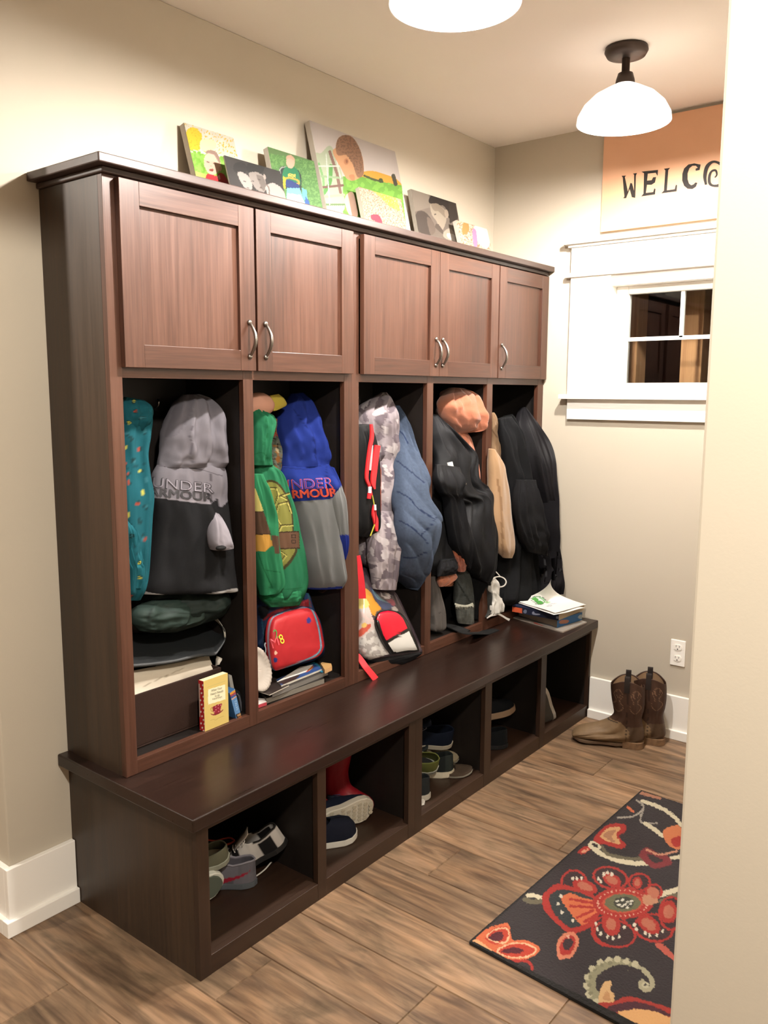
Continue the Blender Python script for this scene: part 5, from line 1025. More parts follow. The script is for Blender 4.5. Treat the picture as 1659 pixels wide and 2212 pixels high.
# ---- red backpack pocket (second bay); the figure printed on it is left plain
t = thing('red_backpack', 'navy backpack with a red front pocket lettered M 2 8 in the second bay', 'backpack', (.16, .66, SH+.05))
gar('backpack_body', t, ZB, [(130,0),(125,120),(150,300),(190,450),(150,650),(130,800),(130,950),(220,1150),(340,1250),(420,1350)], [(1030,0),(1050,80),(1070,200),(1110,330),(1180,450),(1220,600),(1250,800),(1265,1000),(1200,1120),(900,1240)],
    [.12]*5+[.125,.13,.13,.13,.13], [.03,.045,.05,.055,.055,.055,.055,.055,.05,.03], '20365a', [('p', [(480,310),(1080,100),(1100,260),(900,240),(470,360),(220,520),(215,430)], '8e2428'), ('s', [(450,365),(860,215),(1040,150)], 10, 'a03040'), ('ss', [(215,450),(230,650),(270,900),(340,1180)], 12, '2c5a78'), ('ss', [(1040,0),(1065,130),(1075,260)], 12, '2a5460'), ('ps', [(150,250),(350,270),(300,420),(190,470)], '16181c')], mat=M['nylon'], wob=.01, seed=131, R=110, N=110)
fp = [(450,420),(700,310),(950,255),(1080,280),(1150,380),(1200,520),(1240,700),(1270,900),(1265,1010),(1180,1120),(900,1250),(560,1390),(440,1405),(380,1300),(345,1100),(325,900),(330,700),(370,520)]
Lf = [(640,350),(440,430),(370,520),(330,700),(325,900),(345,1100),(380,1300),(430,1395)]; Rt = [(1000,262),(1110,320),(1170,440),(1225,620),(1262,820),(1272,960),(1190,1115),(1000,1205)]
stars = [('ps', [(435,1085),(452,1040),(480,1060),(490,1085),(470,1110),(448,1115)], 'e8b8a0'), ('ps', [(420,1200),(450,1165),(490,1190),(480,1240),(440,1250)], '223070'), ('ps', [(1010,520),(1050,440),(1095,500),(1060,560)], '2a2f7a'),
         ('p', [(400,690),(450,650),(480,700),(450,760),(470,800),(420,760)], 'a82a30')]
edge = fp
gar('front_pocket', t, ZB, Lf, Rt, [.185,.19,.195,.2,.205,.21,.215,.22], [.012,.022,.026,.028,.028,.028,.024,.010], 'b3232a', [('so', edge, 16, '3f7f96'), ('so', edge, 5, '8f9aa8')]+stars, mat=M['print'], R=150, N=150, fold=0, wob=.003, seed=133, pw=.45, al=.75)
fpo = t.children[-1]; tr = bvh(fpo)
for txt, q, cc in (('M', [(410,1005),(530,935),(485,770),(350,835)], 'd8505a'), ('2', [(455,830),(525,800),(475,645),(410,680)], '3f8a3a'), ('8', [(560,930),(630,895),(570,735),(505,770)], 'd0c43a')):
    lettering(t, txt, q, ZB, tr, plain('print_'+txt, cc, .5), off=.0016, bold=.0)
strip('zip_pull', t, ZB, [(285,900),(268,940),(285,1010),(282,1080)], .2, [8,9,7,6], '9aa0a6', .002)
BAY = (.952, 1.362)
# ---- third bay backpack: clear vinyl look, red / white rounded pocket with black piping
t = thing('printed_backpack', 'backpack with a glossy red-over-white round pocket and black piping in the third bay', 'backpack', (.2, 1.15, SH))
sp = [('ps', [(190,560),(290,640),(350,760),(460,900),(380,960),(350,1030),(270,960),(230,830),(200,700)], 'c78c2a'), ('p', [(50,730),(200,740),(260,900),(300,1050),(360,1200),(600,1680),(240,1790),(90,1680),(50,1430)], 'c9bdb8'), ('pn', [(50,900),(260,900),(370,1200),(450,1400),(60,1440)], 60, .5, 'd8c0ba', 3), ('ps', [(60,1380),(60,1290),(200,1190),(285,1170),(260,1250),(130,1370)], 'c85a48'), ('e', (170,1190,50,40,-20), 'e8c070'), ('p', [(45,530),(75,560),(80,730),(50,740)], 'dcc23a'), ('ps', [(60,740),(200,735),(250,870),(60,900)], 'dcc878'),
      ('p', [(60,1460),(380,1220),(590,1680),(240,1790),(100,1700)], 'd6d2ce'), ('pn', [(60,1460),(380,1220),(590,1680),(240,1790),(100,1700)], 80, .55, 'aaa4a0', 6), ('ps', [(270,540),(420,700),(640,840),(640,900),(500,920),(380,780)], '3a4464'), ('ps', [(300,570),(420,690),(500,760),(560,800),(480,780),(380,720)], '5a7a8c'), ('e', (570,700,48,55,30), 'b8aeb0'), ('ss', [(455,630),(480,690),(510,690),(500,650)], 8, 'a89ea2'), ('e', (650,800,40,70,-30), '8a4050'), ('ps', [(640,900),(700,870),(750,940),(700,950)], 'a89c98')]
gar('backpack_body', t, ZC, [(150,200),(100,300),(45,420),(45,600),(45,800),(45,1000),(45,1200),(45,1450),(90,1680),(200,1780)], [(450,380),(560,500),(620,610),(690,740),(760,880),(840,1040),(930,1220),(1010,1400),(1090,1590),(1100,1640)],
    [.17,.18,.19,.20,.21,.22,.225,.23,.235,.235], [.02,.035,.045,.05,.05,.05,.05,.05,.045,.03], '42383e', sp, mat=M['vinyl'], R=170, N=150, fold=0, wob=.006, seed=141, pw=.6, al=.8)
bodyo = t.children[-1]
L2 = [(560,920),(420,960),(365,1060),(365,1200),(430,1380),(520,1560),(600,1680)]; R2 = [(620,925),(740,960),(850,1060),(930,1220),(1000,1380),(1065,1530),(1098,1620)]
piping = [(560,915),(420,955),(362,1060),(365,1200),(430,1380),(520,1560),(600,1690),(900,1650),(1098,1630),(1065,1500),(1000,1360),(930,1210),(850,1050),(740,950),(620,918)]
pk_ = [('p', [(300,1500),(560,1480),(930,1260),(1200,1200),(1200,1750),(400,1750)], 'd9d7d2'), ('s', [(480,1480),(570,1470),(740,1370),(930,1260)], 27, '161616'), ('so', piping, 30, '151515'), ('ss', [(380,1150),(450,1380),(560,1570),(640,1690)], 55, '151515'), ('s', [(570,1700),(700,1660)], 20, '151515')]
gar('round_pocket', t, ZC, L2, R2, [.255,.262,.268,.274,.28,.285,.287], [.008,.014,.018,.02,.02,.018,.01], 'd0102e', pk_, mat=M['vinyl'], R=170, N=170, fold=0, wob=0, pw=.5, al=.9)
gar('backpack_base', t, ZC, [(60,1700),(150,1790),(240,1830),(330,1900)], [(1100,1600),(1080,1640),(900,1780),(760,1850)], [.22,.225,.23,.235], [.05,.056,.055,.03], '16171a', [], mat=M['nylon'], R=40, fold=0, wob=.006, seed=143)
strip('shoulder_strap', t, ZC, [(75,0),(95,150),(110,300),(125,450),(135,600),(140,735)], .285, [30,40,48,54,58,62], 'b81c2a', .004)
strip('shoulder_strap', t, ZC, [(60,1700),(120,1780),(200,1900),(290,2010),(370,2110)], [.245,.26,.285,.30,.312], [40,46,50,52,54], 'c8202a', .004)
stt = MB()
for (x, y, x2, y2) in ((915,1135,1000,1120), (960,1225,1015,1232)): stt.tube([A_(ZC, (x, y), 'x', .2), A_(ZC, (x2, y2), 'x', .2)], .0035, 8)
stt.build('cord_end', plain('cord_white', 'b5aca4', .7), t)
V, f = sphere(A_(ZC, (830, 985), 'x', .22), (.005, .006, .006), 12, 8); mesh('bead', V, f, plain('red_bead', 'b8302e', .5), t, sm=True)
BAY = None
# ---- shoes and strap at the foot of the fourth bay
t = thing('black_scarf', 'flat black cloth strap trailing from the fourth bay onto the bench', 'scarf', (.30, 1.68, ZT))
def ribbon3(name, par, pts, w, th, mat):
    P = smooth(pts, 8); n = len(P); V = []
    for i in range(n):
        tt = P[min(i+1, n-1)]-P[max(i-1, 0)]; tt[2] = 0; tt /= np.linalg.norm(tt)+1e-9; sd = np.array([-tt[1], tt[0], 0]); ww = w*(1-.5*abs(2*i/(n-1)-1)**3)
        V += [P[i]+sd*ww, P[i]-sd*ww, P[i]-sd*ww-[0, 0, th], P[i]+sd*ww-[0, 0, th]]
    f = [(i*4+j, i*4+4+j, i*4+4+(j+1) % 4, i*4+(j+1) % 4) for i in range(n-1) for j in range(4)]+[(0, 1, 2, 3), ((n-1)*4+3, (n-1)*4+2, (n-1)*4+1, (n-1)*4)]
    return mesh(name, V, f, mat, par, sm=False)
ribbon3('scarf_length', t, [A_(Z6, (330,1640), 'z', SH+.02), A_(Z6, (500,1690), 'z', SH+.018), A_(Z6, (640,1745), 'z', SH+.012), A_(Z6, (780,1790), 'z', SH+.008)-[0.0, 0, 0], A_(Z6, (1000,1800), 'z', ZT+.008), A_(Z6, (1130,1770), 'z', ZT+.005), A_(Z6, (1270,1735), 'z', ZT+.004)], .028, .004, M['black'])
# ---- stack by the far wall
ZL = ZT
flatstack('magazine', 'worn magazine lying directly on the bench, lowest of the stack by the far wall', 'magazine', [(990,985),(1405,815),(560,600),(140,735)], ZL+.0006, ZL+.006, ZD, '9a8f84', '9c958c', [('p', [(500,820),(660,880),(650,900),(500,850)], 'a83c30')])
t = thing('blue_book', 'thick blue-covered book near the bottom of the stack by the far wall', 'book', (.45, 2.12, ZL+.007))
Pq = [A_(ZD, p, 'z', ZL+.0075) for p in [(895,915),(1320,780),(560,580),(230,705)]]; hz = .036
n_ = 24
MB().prism([p+(sum(Pq)/4-p)*.02 for p in Pq], (0, 0, hz-.002)).build('pages', plain('aged_pages', '8a7f74', .85, bmp=.4, scale=700), t)
e_ = Pq[1]-Pq[0]; g, f = pgrid(Pq[0]-(sum(Pq)/4-Pq[0])*.004, e_, np.array([0, 0, hz]), 40, 20)
X, Y = ZD.to(*proj(g)); mesh('cover', g, f, cream, t, col=paint(X, Y, '1f5f96', [('ps', [(930,830),(960,790),(1060,780),(1100,800),(1060,840),(960,850)], 'a87058'), ('ps', [(1250,740),(1300,690),(1330,720),(1310,770)], '9aa4a8')])*.8)
MB().prism(Pq, (0, 0, -.0006)).build('cover', plain('blue_cover_board', '1d5a8c', .4), t)
t = thing('navy_book', 'thick navy book with an orange spine label in the far stack', 'book', (.4, 2.1, ZL+.045))
Pn = [A_(ZD, p, 'z', ZL+.045) for p in [(925,795),(1370,610),(560,480),(130,640)]]
hz = .027; MB().prism([p+(sum(Pn)/4-p)*.02 for p in Pn], (0, 0, hz)).build('pages', plain('cream_page_edges', 'a09078', .85, bmp=.4, scale=700), t)
MB().prism([p+[0, 0, hz] for p in Pn], (0, 0, .0015)).build('cover', plain('navy_cover', '1a2038', .45), t)
g, f = pgrid(Pn[3]-(sum(Pn)/4-Pn[3])*.004, Pn[0]-Pn[3], np.array([0, 0, hz+.0015]), 120, 24)
X, Y = ZD.to(*proj(g)); mesh('spine', g, f, cream, t, col=paint(X, Y, '1c2136', [('p', [(110,555),(300,585),(295,670),(115,640)], 'd8603c'), ('e', (350,640,30,32,0), '6c7488'), ('e', (900,740,24,26,0), '7c8494'), ('ps', [(470,650),(500,640),(520,670),(600,680),(590,700),(480,690)], '8a8ea0')])*.85)
# papers on top with a lifted corner
def liftsheet(name, label, q, z, lift, seed, shapes=(), base='efece6', zt=ZD, al=.85):
    n = 40; P = [at(*zt.uv(*p), 'z', z) for p in q]
    apex = at(*zt.uv(790, 98), 'x', .470); g = []
    for i in range(n+1):
        for j in range(n+1):
            s, t_ = i/n, j/n; p = P[0]*(1-s)*(1-t_)+P[1]*s*(1-t_)+P[2]*s*t_+P[3]*(1-s)*t_
            if lift: w = (s*t_)**2.0; p = p*(1-w)+apex*w
            g.append(p+np.array([0, 0, .0015*math.sin(s*7+seed)]))
    g = np.array(g); k = n+1; X, Y = zt.to(*proj(g))
    o = mesh(name, g, [(i*k+j, (i+1)*k+j, (i+1)*k+j+1, i*k+j+1) for i in range(n) for j in range(n)], M['canvas'], sm=True, col=paint(X, Y, base, shapes)*al)
    s_ = o.modifiers.new('thick', 'SOLIDIFY'); s_.thickness = .0012; s_.offset = -1
    return tag(o, label, 'paper')
leaf = [('ps', [(440,430),(500,390),(580,380),(660,410),(700,450),(680,470),(600,420),(560,400)], '90b890'), ('ps', [(470,430),(510,400),(560,410),(580,450),(560,480),(500,460)], '4f9a45'), ('ps', [(540,470),(600,455),(660,480),(665,505),(600,520),(550,505)], '4f9a45'), ('ps', [(690,470),(780,480),(760,500),(700,500)], '9cc890'),
        ('ss', [(445,425),(500,390),(570,380),(640,400),(700,440)], 5, '2e4034'), ('ss', [(440,440),(500,480),(560,490)], 5, '2e4034'), ('ss', [(515,510),(580,522),(650,515),(675,480),(650,450)], 5, '2e4034'), ('s', [(720,550),(800,545)], 8, 'b0b0b8'), ('s', [(750,520),(880,505)], 9, 'c4c6cc')]
liftsheet('paper_sheet', 'white papers under the curled sheet at the top of the stack by the far wall', [(840,700),(1370,575),(620,450),(190,480)], ZL+.078, False, 2)
liftsheet('paper_sheet', 'white sheet with a green leaf drawing, curling up on top of the stack', [(860,668),(175,450),(700,400),(1390,520)], ZL+.083, True, 0, leaf)
# ================================================================ SHOES AND BOOTS
def place(o, loc, X=(1, 0, 0), Zu=(0, 0, 1)):
    X = Vector(X).normalized(); Zu = Vector(Zu); Y = Zu.cross(X).normalized(); Zn = X.cross(Y)
    m = Matrix(((X.x, Y.x, Zn.x), (X.y, Y.y, Zn.y), (X.z, Y.z, Zn.z))); o.rotation_euler = m.to_euler(); o.location = [float(c) for c in loc]
def foot_w(u, W):   # left / right half widths along the shoe, heel 0 .. toe 1
    base = np.interp(u, [0, .03, .08, .18, .4, .58, .72, .85, .94, .98, 1], [.0, .17, .27, .34, .33, .41, .46, .42, .28, .16, 0])
    return base*W
def outline(L, W, n=48, grow=0.0):
    u = np.linspace(0, 1, n); u = .5-.5*np.cos(u*math.pi); w = foot_w(u, W)+grow*(np.sin(np.clip(u, 0, 1)*math.pi)**.3)
    x = (u-.5)*(L+2*grow); up = np.stack([x, w], 1); lo = np.stack([x, -w], 1)[::-1][1:-1]
    return np.vstack([lo[::-1][::-1], up[::1]]) if False else np.vstack([up, lo])
def sole_mesh(L, W, z0, z1, grow=.003, spring=.008, n=48):
    O = outline(L, W, n, grow)[::-1]; V = []
    def sp(x): t = max(0, (x/L+.5-.75)/.25); return spring*t*t
    for z in (z0, z0+(z1-z0)*.15, z1):
        g = .96 if z == z0 else 1.0
        for x, y in O: V.append((x*g, y*g, z+sp(x)))
    k = len(O); f = [tuple(range(k))[::-1], tuple(range(2*k, 3*k))]
    for r in range(2): f += [(r*k+i, r*k+(i+1) % k, (r+1)*k+(i+1) % k, (r+1)*k+i) for i in range(k)]
    return V, f
def shoe(name, label, L=.21, W=.09, sole='e0ddd6', st=.018, upper='333333', hc=.062, inst=.066, toe=.034, accent=None, laces='d8d4cc', lining='1a1a1a', lip=None, group='shoes in the bench cubbies', cat='shoe', tread=None, al=.8, openu=.5, low=0.0):
    t = thing(name, label, cat, (0, 0, 0), group)
    V, f = sole_mesh(L, W, 0, st); so = mesh('sole', V, f, plain('shoe_sole', sole, .6, bmp=.2, scale=200), t, local=True, bevel=.002)
    if tread:
        tb = MB()
        for i in range(9):
            for j in range(-2, 3):
                x = (-.42+i*.105)*L; y = j*W*.15+(.5 if i % 2 else 0)*W*.08
                if abs(y) < foot_w(np.array([x/L+.5]), W)[0]*.8:
                    tb.prism([(x+.0085*math.cos(a), y+.0075*math.sin(a), -.0022) for a in np.arange(6)*math.pi/3], (0, 0, .004))
        tb.build('tread', plain('shoe_tread', tread, .7), so, local=True, bevel=.001)
    nu, nq = 60, 14; V = []; C = []; F = []
    us = .5-.5*np.cos(np.linspace(0, 1, nu)*math.pi)
    acc = accent or (lambda u, q, s: None)
    for s in (1, -1):
        b = len(V)
        for u in us:
            w = foot_w(np.array([u]), W)[0]*1.0
            h = np.interp(u, [0, .08, .3, openu-.06, openu+.04, .75, .9, .97, 1], [hc, hc*1.04, hc*(.86-low), hc*.95, inst, toe*1.25, toe, toe*.6, 0])
            pm = np.interp(u, [0, openu-.04, openu+.05], [.56, .56, 1.0])*math.pi/2
            for j in range(nq+1):
                p = pm*j/nq; cw = math.cos(p)**.62 if p < math.pi/2-1e-6 else 0
                z = st-.002+h*(math.sin(p)/max(math.sin(pm), 1e-6))**1.15
                V.append(((u-.5)*L*(1-.02*(j/nq)), s*w*cw, z+max(0, (u-.75)/.25)**2*.008)); c = acc(u, j/nq, s); C.append(lin(c or upper)*al)
        for i in range(nu-1):
            for j in range(nq):
                q = (b+i*(nq+1)+j, b+(i+1)*(nq+1)+j, b+(i+1)*(nq+1)+j+1, b+i*(nq+1)+j+1); F.append(q if s < 0 else q[::-1])
    o = mesh('upper', V, F, M['cloth'], t, sm=True, col=np.array(C), local=True); m = o.modifiers.new('thick', 'SOLIDIFY'); m.thickness = .0035; m.offset = -1
    V, f = sole_mesh(L*.86, W*.8, st, st+.006, 0, .004); mesh('insole', V, f, plain('shoe_lining', lining, .9), t, local=True)
    if laces:
        tg = MB(); x0 = (openu-.5)*L
        P = [(x0+.035*L/.2, 0, st+inst*.80), (x0+.01, 0, st+inst*1.02), (x0-.012, 0, st+inst*1.18), (x0-.024, 0, st+inst*1.32)]
        w2 = .016; V = []
        for p in P: V += [(p[0], w2, p[2]-.003), (p[0], 0, p[2]), (p[0], -w2, p[2]-.003)]
        mesh('tongue', V, [(i*3+j, i*3+j+1, i*3+4+j, i*3+3+j) for i in range(3) for j in range(2)], plain('shoe_tongue', upper, .9), t, sm=True, local=True).modifiers.new('thick', 'SOLIDIFY').thickness = .004
        lb = MB()
        for k in range(4):
            x = x0+.004+k*.011*L/.2; z = st+np.interp(openu+(k*.011+.004)/.2, [openu, .75], [inst*1.0, toe*1.4])+.004
            lb.tube([(x, -.017, z-.010), (x+.002, -.008, z-.001), (x+.002, .008, z), (x, .017, z-.010)], .0018, 6, flat=.7)
        lb.tube([(x0, .004, st+inst*1.08), (x0-.006, .022, st+inst*1.10), (x0+.010, .024, st+inst*.9)], .0014, 6).tube([(x0, -.004, st+inst*1.08), (x0-.008, -.02, st+inst*1.12), (x0+.012, -.024, st+inst*.92)], .0014, 6)
        lb.build('laces', plain('shoe_laces', laces, .9), t, local=True, sm=True)
    if lip:
        mb = MB(); pts = []
        for s in (1, -1):
            q = []
            for u in np.linspace(.01, openu-.03, 12):
                w = foot_w(np.array([u]), W)[0]; pm = .56*math.pi/2; h = np.interp(u, [0, .08, .3, openu-.06], [hc, hc*1.04, hc*(.86-low), hc*.95]); q.append(((u-.5)*L*.98, s*w*math.cos(pm)**.62, st-.002+h))
            pts.append(q)
        mb.tube(pts[0][::-1]+pts[1], .003, 8); mb.build('collar', plain('shoe_collar', lip, .9), t, local=True, sm=True)
    return t
FZ = .0535
# --- first cubby
sh = shoe('canvas_shoe', 'pale canvas shoe on its side at the front of the first cubby, round sole showing', L=.20, W=.085, sole='c9c8bc', upper='55584e', laces=None, tread=None)
place(sh, (.385, .128, .100), (.22, .97, .02), (-.90, .2, .10))
sp = [q for q in sh.children if q.name.startswith('sole')][0]; V, f = sole_mesh(.185, .080, -.0022, .004, 0, .0); mesh('outsole', V, f, plain('grey_green_rubber', '4f554a', .7, bmp=.3, scale=120), sp, local=True)
def swoosh(u, q, s):
    if s > 0 and False: return None
    if .0 < u < .55:
        c = .18+.55*(u/.55)**1.0; c = .62-1.0*u; wd = .05+.22*np.clip((u-.05)/.45, 0, 1)
        if abs(q-c) < wd*.5 and u > .06: return 'a02036'
    if u < .22 and q > .45: return '6e6a70'
    return '5c5a60' if u > .3 and q < .35 else None
s1 = shoe('sneaker', 'grey sneaker with a red curved stripe, in front in the first cubby', L=.21, W=.088, sole='4c5054', upper='77737a', accent=swoosh, laces='8a868c', lining='2a2a2e', lip='7a767c', cat='sneaker', al=.6)
place(s1, (.345, .262, FZ), (-.80, -.60, 0))
def wb(u, q, s):
    if .12 < u < .34 and q < .8: return '1c1a1a'
    if .62 < u < .75: return '1c1a1a'
    if q > .9 and u < .4: return '26221f'
    return None
s2 = shoe('sneaker', 'white and black sneaker tipped up behind the grey one in the first cubby', L=.21, W=.088, sole='1c1b1b', upper='cfc8c0', accent=wb, laces='d8d2ca', lining='171717', cat='sneaker', al=.7)
place(s2, (.372, .378, .092), (-.62, -.62, -.42), (-.15, -.45, .88))
s3 = shoe('canvas_shoe', 'khaki canvas slip-on shoe lying on the other shoes in the first cubby', L=.20, W=.086, sole='8f9080', st=.02, upper='6d6c58', laces=None, lining='a8a490', hc=.045, inst=.05, al=.8)
place(s3, (.335, .175, .142), (-.55, -.82, -.12), (.35, -.15, .92))
s4 = shoe('sneaker', 'black sneaker with an orange-red collar at the back of the first cubby', L=.20, W=.085, sole='222222', upper='1c1a1c', laces=None, lip='b0402a', cat='sneaker')
place(s4, (.235, .285, FZ), (-.7, -.7, 0))
s5 = shoe('sandal', 'dark red ribbed sandal at the left rear of the first cubby', L=.20, W=.085, sole='4a201a', st=.024, upper='3a1a16', laces=None, hc=.03, inst=.04, cat='sandal')
place(s5, (.20, .16, .12), (-.6, -.8, 0), (.3, 0, .95))
lace = MB().tube(smooth([A_(ZP, (515, 1908), 'z', FZ+.003), A_(ZP, (545, 1897), 'z', FZ+.003), A_(ZP, (570, 1880), 'z', FZ+.008), A_(ZP, (586, 1862), 'z', FZ+.012)], 6), .0028, 8, flat=.6)
tag(lace.build('shoelace', plain('white_lace', 'bdb8ae', .9), None, sm=True), 'loose white lace curving along the floor of the first cubby', 'shoelace')
# --- second cubby
def boot_loft(rows, ws, N=56, R=90, fold=0.0, wob=0.0, seed=0, scallop=0.0, fk=3, pw=.92):
    A = [(a[0], 0, a[1]) for a, b in rows]; B = [(b[0], 0, b[1]) for a, b in rows]
    V, f = loft(A, B, ws, (0, 1., 0), R, N, pw, fold, fk, seed, wob, openend=True)
    if scallop:
        th = np.arange(N)/N*2*math.pi
        for i in range(R):
            k = max(0, 1-i/(R*.18))
            for j in range(N): V[i*N+j, 2] += scallop*k*(math.sin(th[j])**2)**1.2
    f.append(tuple((R-1)*N+j for j in range(N)))
    return V, f
def rain_boot(label, H_, L=.185):
    k = L/.185; z = H_
    t = thing('rain_boot', label, 'boot', (0, 0, 0), 'rain boots in the second cubby')
    rows = [((.118, z), (.004, z)), ((.116, z*.8), (.004, z*.8)), ((.108, z*.6), (.006, z*.6)), ((.098, z*.42), (.004, z*.4)), ((.108, .088), (0, .07)), ((.135, .068), (.004, .035)), ((.160, .054), (.06, .014)), ((.178, .042), (.12, .012)), ((.187, .028), (.165, .012)), ((.188, .02), (.18, .012))]
    rows = [((a[0]*k, a[1]), (b[0]*k, b[1])) for a, b in rows]
    V, f = boot_loft(rows, [.050, .048, .044, .038, .034, .034, .036, .034, .022, .008], wob=.006, seed=3)
    C = np.tile(lin('8e1420')*.75, (len(V), 1)); C[V[:, 2] > z-.028] = lin('1c2230')
    o = mesh('boot_shell', V, f, M['rubber'], t, sm=True, col=C, local=True); m = o.modifiers.new('thick', 'SOLIDIFY'); m.thickness = .003; m.offset = -1
    V, f = sole_mesh(L, .086, 0, .014, .003, .004); V = [(x+L/2, y, zz) for x, y, zz in V]; mesh('sole', V, f, plain('boot_sole', '2a3028', .8), t, local=True, bevel=.001)
    MB().box(.0, .05*k, -.026, .026, -.0, .02).build('heel', plain('boot_sole', '2a3028', .8), t, local=True, bevel=.003)
    return t
rb = rain_boot('red rain boot with navy rim standing upright, right of the pair in the second cubby', .318)
place(rb, (.262, .778, FZ), (.86, .51, 0))
rb2 = rain_boot('red rain boot half hidden behind the post, left of the pair in the second cubby', .318)
place(rb2, (.245, .655, FZ), (.86, .51, 0))
s6 = shoe('sneaker', 'navy sneaker lying on its side, white honeycomb sole facing out, in the second cubby', L=.20, W=.092, sole='b9b2a2', st=.024, upper='191f30', laces='2a3350', tread='a89f8c', cat='sneaker')
place(s6, (.432, .735, .100), (.36, .93, .02), (-.93, .34, .12))
s7 = shoe('sneaker', 'dark navy shoe with a white sole edge in front of the red boots', L=.20, W=.088, sole='c4c0b6', st=.02, upper='181b28', laces=None, toe=.05, cat='sneaker')
place(s7, (.440, .622, FZ), (.42, .90, 0))
# --- third cubby
s8 = shoe('sneaker', 'black sneaker with a white heel in the middle of the third cubby', L=.24, W=.095, sole='c2b9a4', st=.024, upper='1f2323', laces='9aa0a0', cat='sneaker', accent=lambda u, q, s: '2c3230' if u < .12 else None)
place(s8, (.385, 1.212, FZ), (-.83, -.56, 0))
s9 = shoe('sneaker', 'yellow-green sneaker on top of the shoes in the third cubby', L=.22, W=.09, sole='8f8f84', st=.02, upper='7a8046', laces='20221a', cat='sneaker', al=.6)
place(s9, (.385, 1.125, .118), (-.75, -.62, .1), (.55, -.35, .75))
s10 = shoe('sneaker', 'navy blue shoe at the back of the third cubby', L=.24, W=.095, sole='a49c8c', st=.02, upper='151d2e', laces='8a8e98', cat='sneaker', al=.6)
place(s10, (.345, 1.262, .148), (-.72, -.68, .1), (.25, -.2, .95))
s11 = shoe('sneaker', 'dark grey shoe with a white sole edge at the front of the third cubby', L=.22, W=.09, sole='b0aba0', st=.022, upper='2a2e30', laces=None, cat='sneaker', al=.7)
place(s11, (.432, 1.010, FZ), (-.80, -.60, 0))
def flipflop(label, c1, c2):
    t = thing('flip_flop', label, 'sandal', (0, 0, 0), 'flip flops in the third cubby')
    V, f = sole_mesh(.25, .10, 0, .014, 0, .01); mesh('footbed', V, f, plain('flip_flop_footbed', c1, .85, bmp=.3, scale=300), t, local=True, bevel=.002)
    V, f = sole_mesh(.252, .101, -.001, .005, .001, .01); mesh('outsole', V, f, plain('flip_flop_edge', '7a756a', .7), t, local=True)
    b = MB()
    for s in (1, -1): b.tube(smooth([(.062, 0, .014), (.055, s*.004, .036), (.02, s*.026, .044), (-.02, s*.038, .030), (-.035, s*.040, .010)], 6), [.0045]*6+[.007]*8+[.011]*11, 10, flat=.35)
    b.build('strap', plain('flip_flop_strap', c2, .85), t, local=True, sm=True); return t
ff = flipflop('brown flip flop lying flat at the right of the third cubby', '4a3c30', '3a3228'); place(ff, (.432, 1.262, FZ+.0015), (.80, .60, 0))
ff2 = flipflop('tan flip flop tipped against the other in the third cubby', '8c8068', '5c5440'); place(ff2, (.352, 1.290, .092), (-.78, -.58, .14), (.25, -.1, .95))
tag(sheet('crumpled_paper', None, None, [A_(ZP, (905, 1742), 'z', FZ+.001), A_(ZP, (917, 1738), 'z', FZ+.001), A_(ZP, (918, 1728), 'z', FZ+.012), A_(ZP, (905, 1724), 'z', FZ+.016)], ZP, 'd8d2c8', [], .002, 4, 8), 'scrap of crumpled white paper at the front of the third cubby', 'paper')
# --- fourth cubby
s12 = shoe('work_shoe', 'dark shoe lying over with its beige sole showing in the fourth cubby', L=.27, W=.10, sole='7d6650', st=.026, upper='101216', laces=None, al=.6)
place(s12, (.375, 1.690, .120), (.55, .80, .12), (-.35, -.25, .86))
s13 = shoe('work_shoe', 'black slip-on shoe at the front left of the fourth cubby', L=.25, W=.095, sole='0e0e10', upper='16191c', laces=None, al=.6)
place(s13, (.415, 1.555, FZ), (-.80, -.60, 0))
# --- fifth cubby
s14 = shoe('canvas_shoe', 'grey canvas shoe with a white sole propped upright in the fifth cubby', L=.19, W=.085, sole='a39d94', st=.016, upper='5c5854', laces=None, lining='2a2826', hc=.05, lip='8a857c', al=.7)
place(s14, (.50, 1.995, .145), (-.25, -.28, .92), (-.35, -.80, -.3))
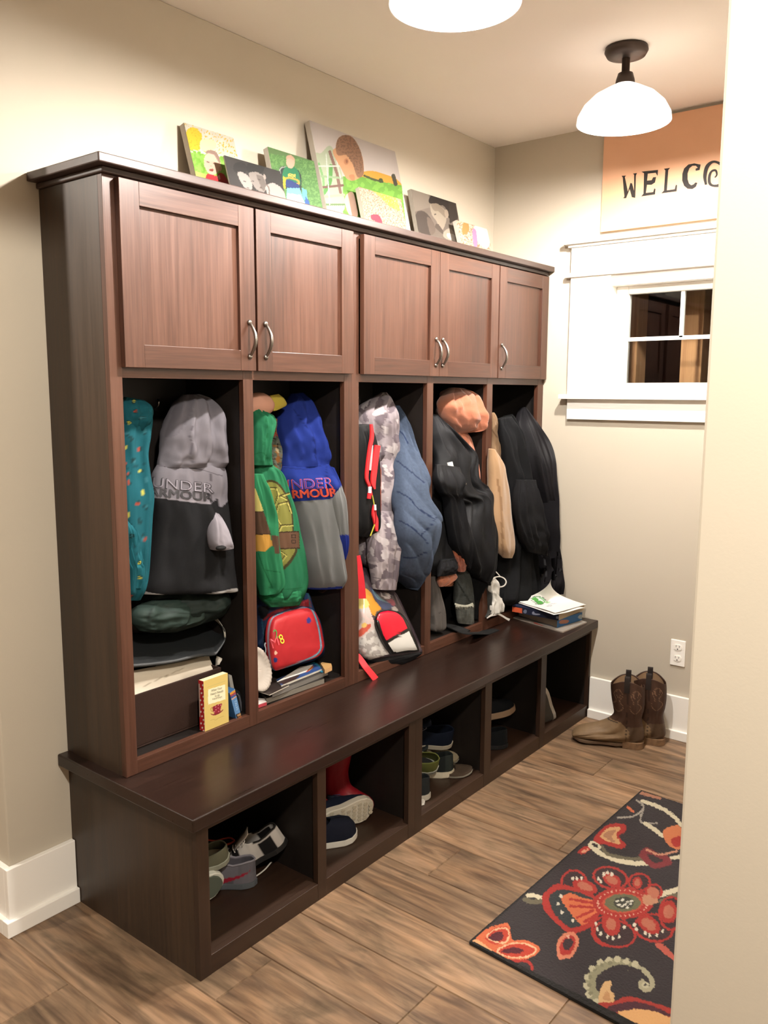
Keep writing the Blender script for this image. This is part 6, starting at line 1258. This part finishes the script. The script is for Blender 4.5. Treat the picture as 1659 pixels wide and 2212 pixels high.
# ================================================================ COWBOY BOOTS
def cowboy(label):
    t = thing('cowboy_boot', label, 'boot', (0, 0, 0), 'cowboy boots by the far wall')
    rows = [((.138, .270), (.006, .270)), ((.136, .24), (.003, .24)), ((.131, .205), (.002, .20)), ((.124, .17), (.005, .165)), ((.120, .142), (.011, .132)), ((.134, .120), (.006, .10)), ((.160, .102), (.0, .07)), ((.195, .086), (.006, .036)), ((.228, .074), (.07, .024)), ((.258, .062), (.15, .020)), ((.280, .048), (.225, .020)), ((.290, .032), (.27, .020)), ((.290, .026), (.282, .020))]
    V, f = boot_loft(rows, [.052, .051, .049, .046, .043, .041, .040, .041, .046, .050, .046, .032, .014], N=96, R=150, fold=.002, wob=.009, seed=5, scallop=.030, pw=.9)
    x, y, z = V[:, 0], V[:, 1], V[:, 2]
    foot = (z < .118-.10*np.clip((.09-x)/.09, 0, 1)+.0*x) & (x > .055+.35*np.clip(z-.085, 0, 1))
    C = np.where(foot[:, None], lin('7d6549'), lin('432c20'))
    C = np.where(((~foot) & (z < .1))[:, None], lin('54402f'), C)
    C = C*(1+.30*(fbm(x*22, z*22, 5)-.5)+.22*(fbm(x*70, z*70+y*30, 9)-.5))[:, None]
    S = []
    for cx in (.036, .104):
        S += [('so', [(cx, .262), (cx+.018, .238), (cx+.006, .21), (cx+.022, .188), (cx, .163), (cx-.022, .188), (cx-.006, .21), (cx-.018, .238)], .0011), ('so', [(cx, .262), (cx+.010, .245), (cx, .225), (cx-.010, .245)], .0010)]
    for s_ in S:
        m = (segdist(x, z, smooth(s_[1], 6, True)) < s_[2]) & ~foot; C[m] = lin('80634e')
    C[(np.abs(x-.068) < .0016) & (z > .03) & (z < .27)] = lin('241610')
    C[(np.abs(z-.112+.0*x) < .002) & foot & (x > .1)] = lin('3a2c20')
    o = mesh('boot_shell', V, f, M['leather'], t, sm=True, col=np.clip(C, 0, 1)*.8, local=True); m = o.modifiers.new('thick', 'SOLIDIFY'); m.thickness = .003; m.offset = -1
    m.use_rim = True
    # pale lining seen inside the shaft
    k = 40; N = 96; Vi = V.reshape(-1, 3)[:k*N].copy().reshape(k, N, 3); ctr = Vi.mean(1, keepdims=True); ctr[..., 2] = Vi[..., 2:3].mean(1)
    Vi[..., :2] = ctr[..., :2]+(Vi[..., :2]-ctr[..., :2])*.90; Vi[..., 2] -= .0025
    mesh('lining', Vi.reshape(-1, 3), [(i*N+j, (i+1)*N+j, (i+1)*N+(j+1) % N, i*N+(j+1) % N) for i in range(k-1) for j in range(N)], plain('tan_lining', '8d7256', .8), t, sm=True, local=True)
    V, f = sole_mesh(.225, .108, .008, .021, .004, .010); V = [(x_+.178, y_, z_) for x_, y_, z_ in V]
    mesh('sole', V, f, plain('boot_sole', '5e4a38', .75, bmp=.3, scale=200), t, local=True, bevel=.001)
    hb = MB(); n = 18
    for z0, z1, g in ((0, .030, 1.0),):
        P = [(.082, -.030), (.082, .030)]+[(.030-.034*math.sin(a)*1.0, .034*math.cos(a)) for a in np.linspace(.1, math.pi-.1, n)]
        hb.prism([(a*g, b, z0) for a, b in P], (.0, 0, z1-z0))
    hb.build('heel', plain('stacked_heel', '75593f', .7, var=.25, scale=60), t, local=True, bevel=.002)
    for s in (1, -1):
        pb = MB(); yy = s*.0535
        pts = [(.072, yy+s*.002, .252), (.072, yy+s*.003, .284), (.072, yy-s*.001, .316), (.072, yy-s*.009, .314), (.072, yy-s*.010, .282), (.072, yy-s*.010, .256)]
        P = smooth(pts, 5); V = []
        for p in P: V += [(p[0]-.011, p[1], p[2]), (p[0]+.011, p[1], p[2])]
        o = mesh('pull_strap', V, [(2*i, 2*i+1, 2*i+3, 2*i+2) for i in range(len(P)-1)], plain('dark_strap', '1c120e', .8), t, local=True); o.modifiers.new('thick', 'SOLIDIFY').thickness = .0025
    return t
cb1 = cowboy('worn brown cowboy boot standing nearest the rug side, in front of its mate'); place(cb1, (.905, 2.085, 0), (-.94, -.33, 0))
cb2 = cowboy('worn brown cowboy boot standing behind its mate against the baseboard'); place(cb2, (.962, 2.178, 0), (-.955, -.30, 0))
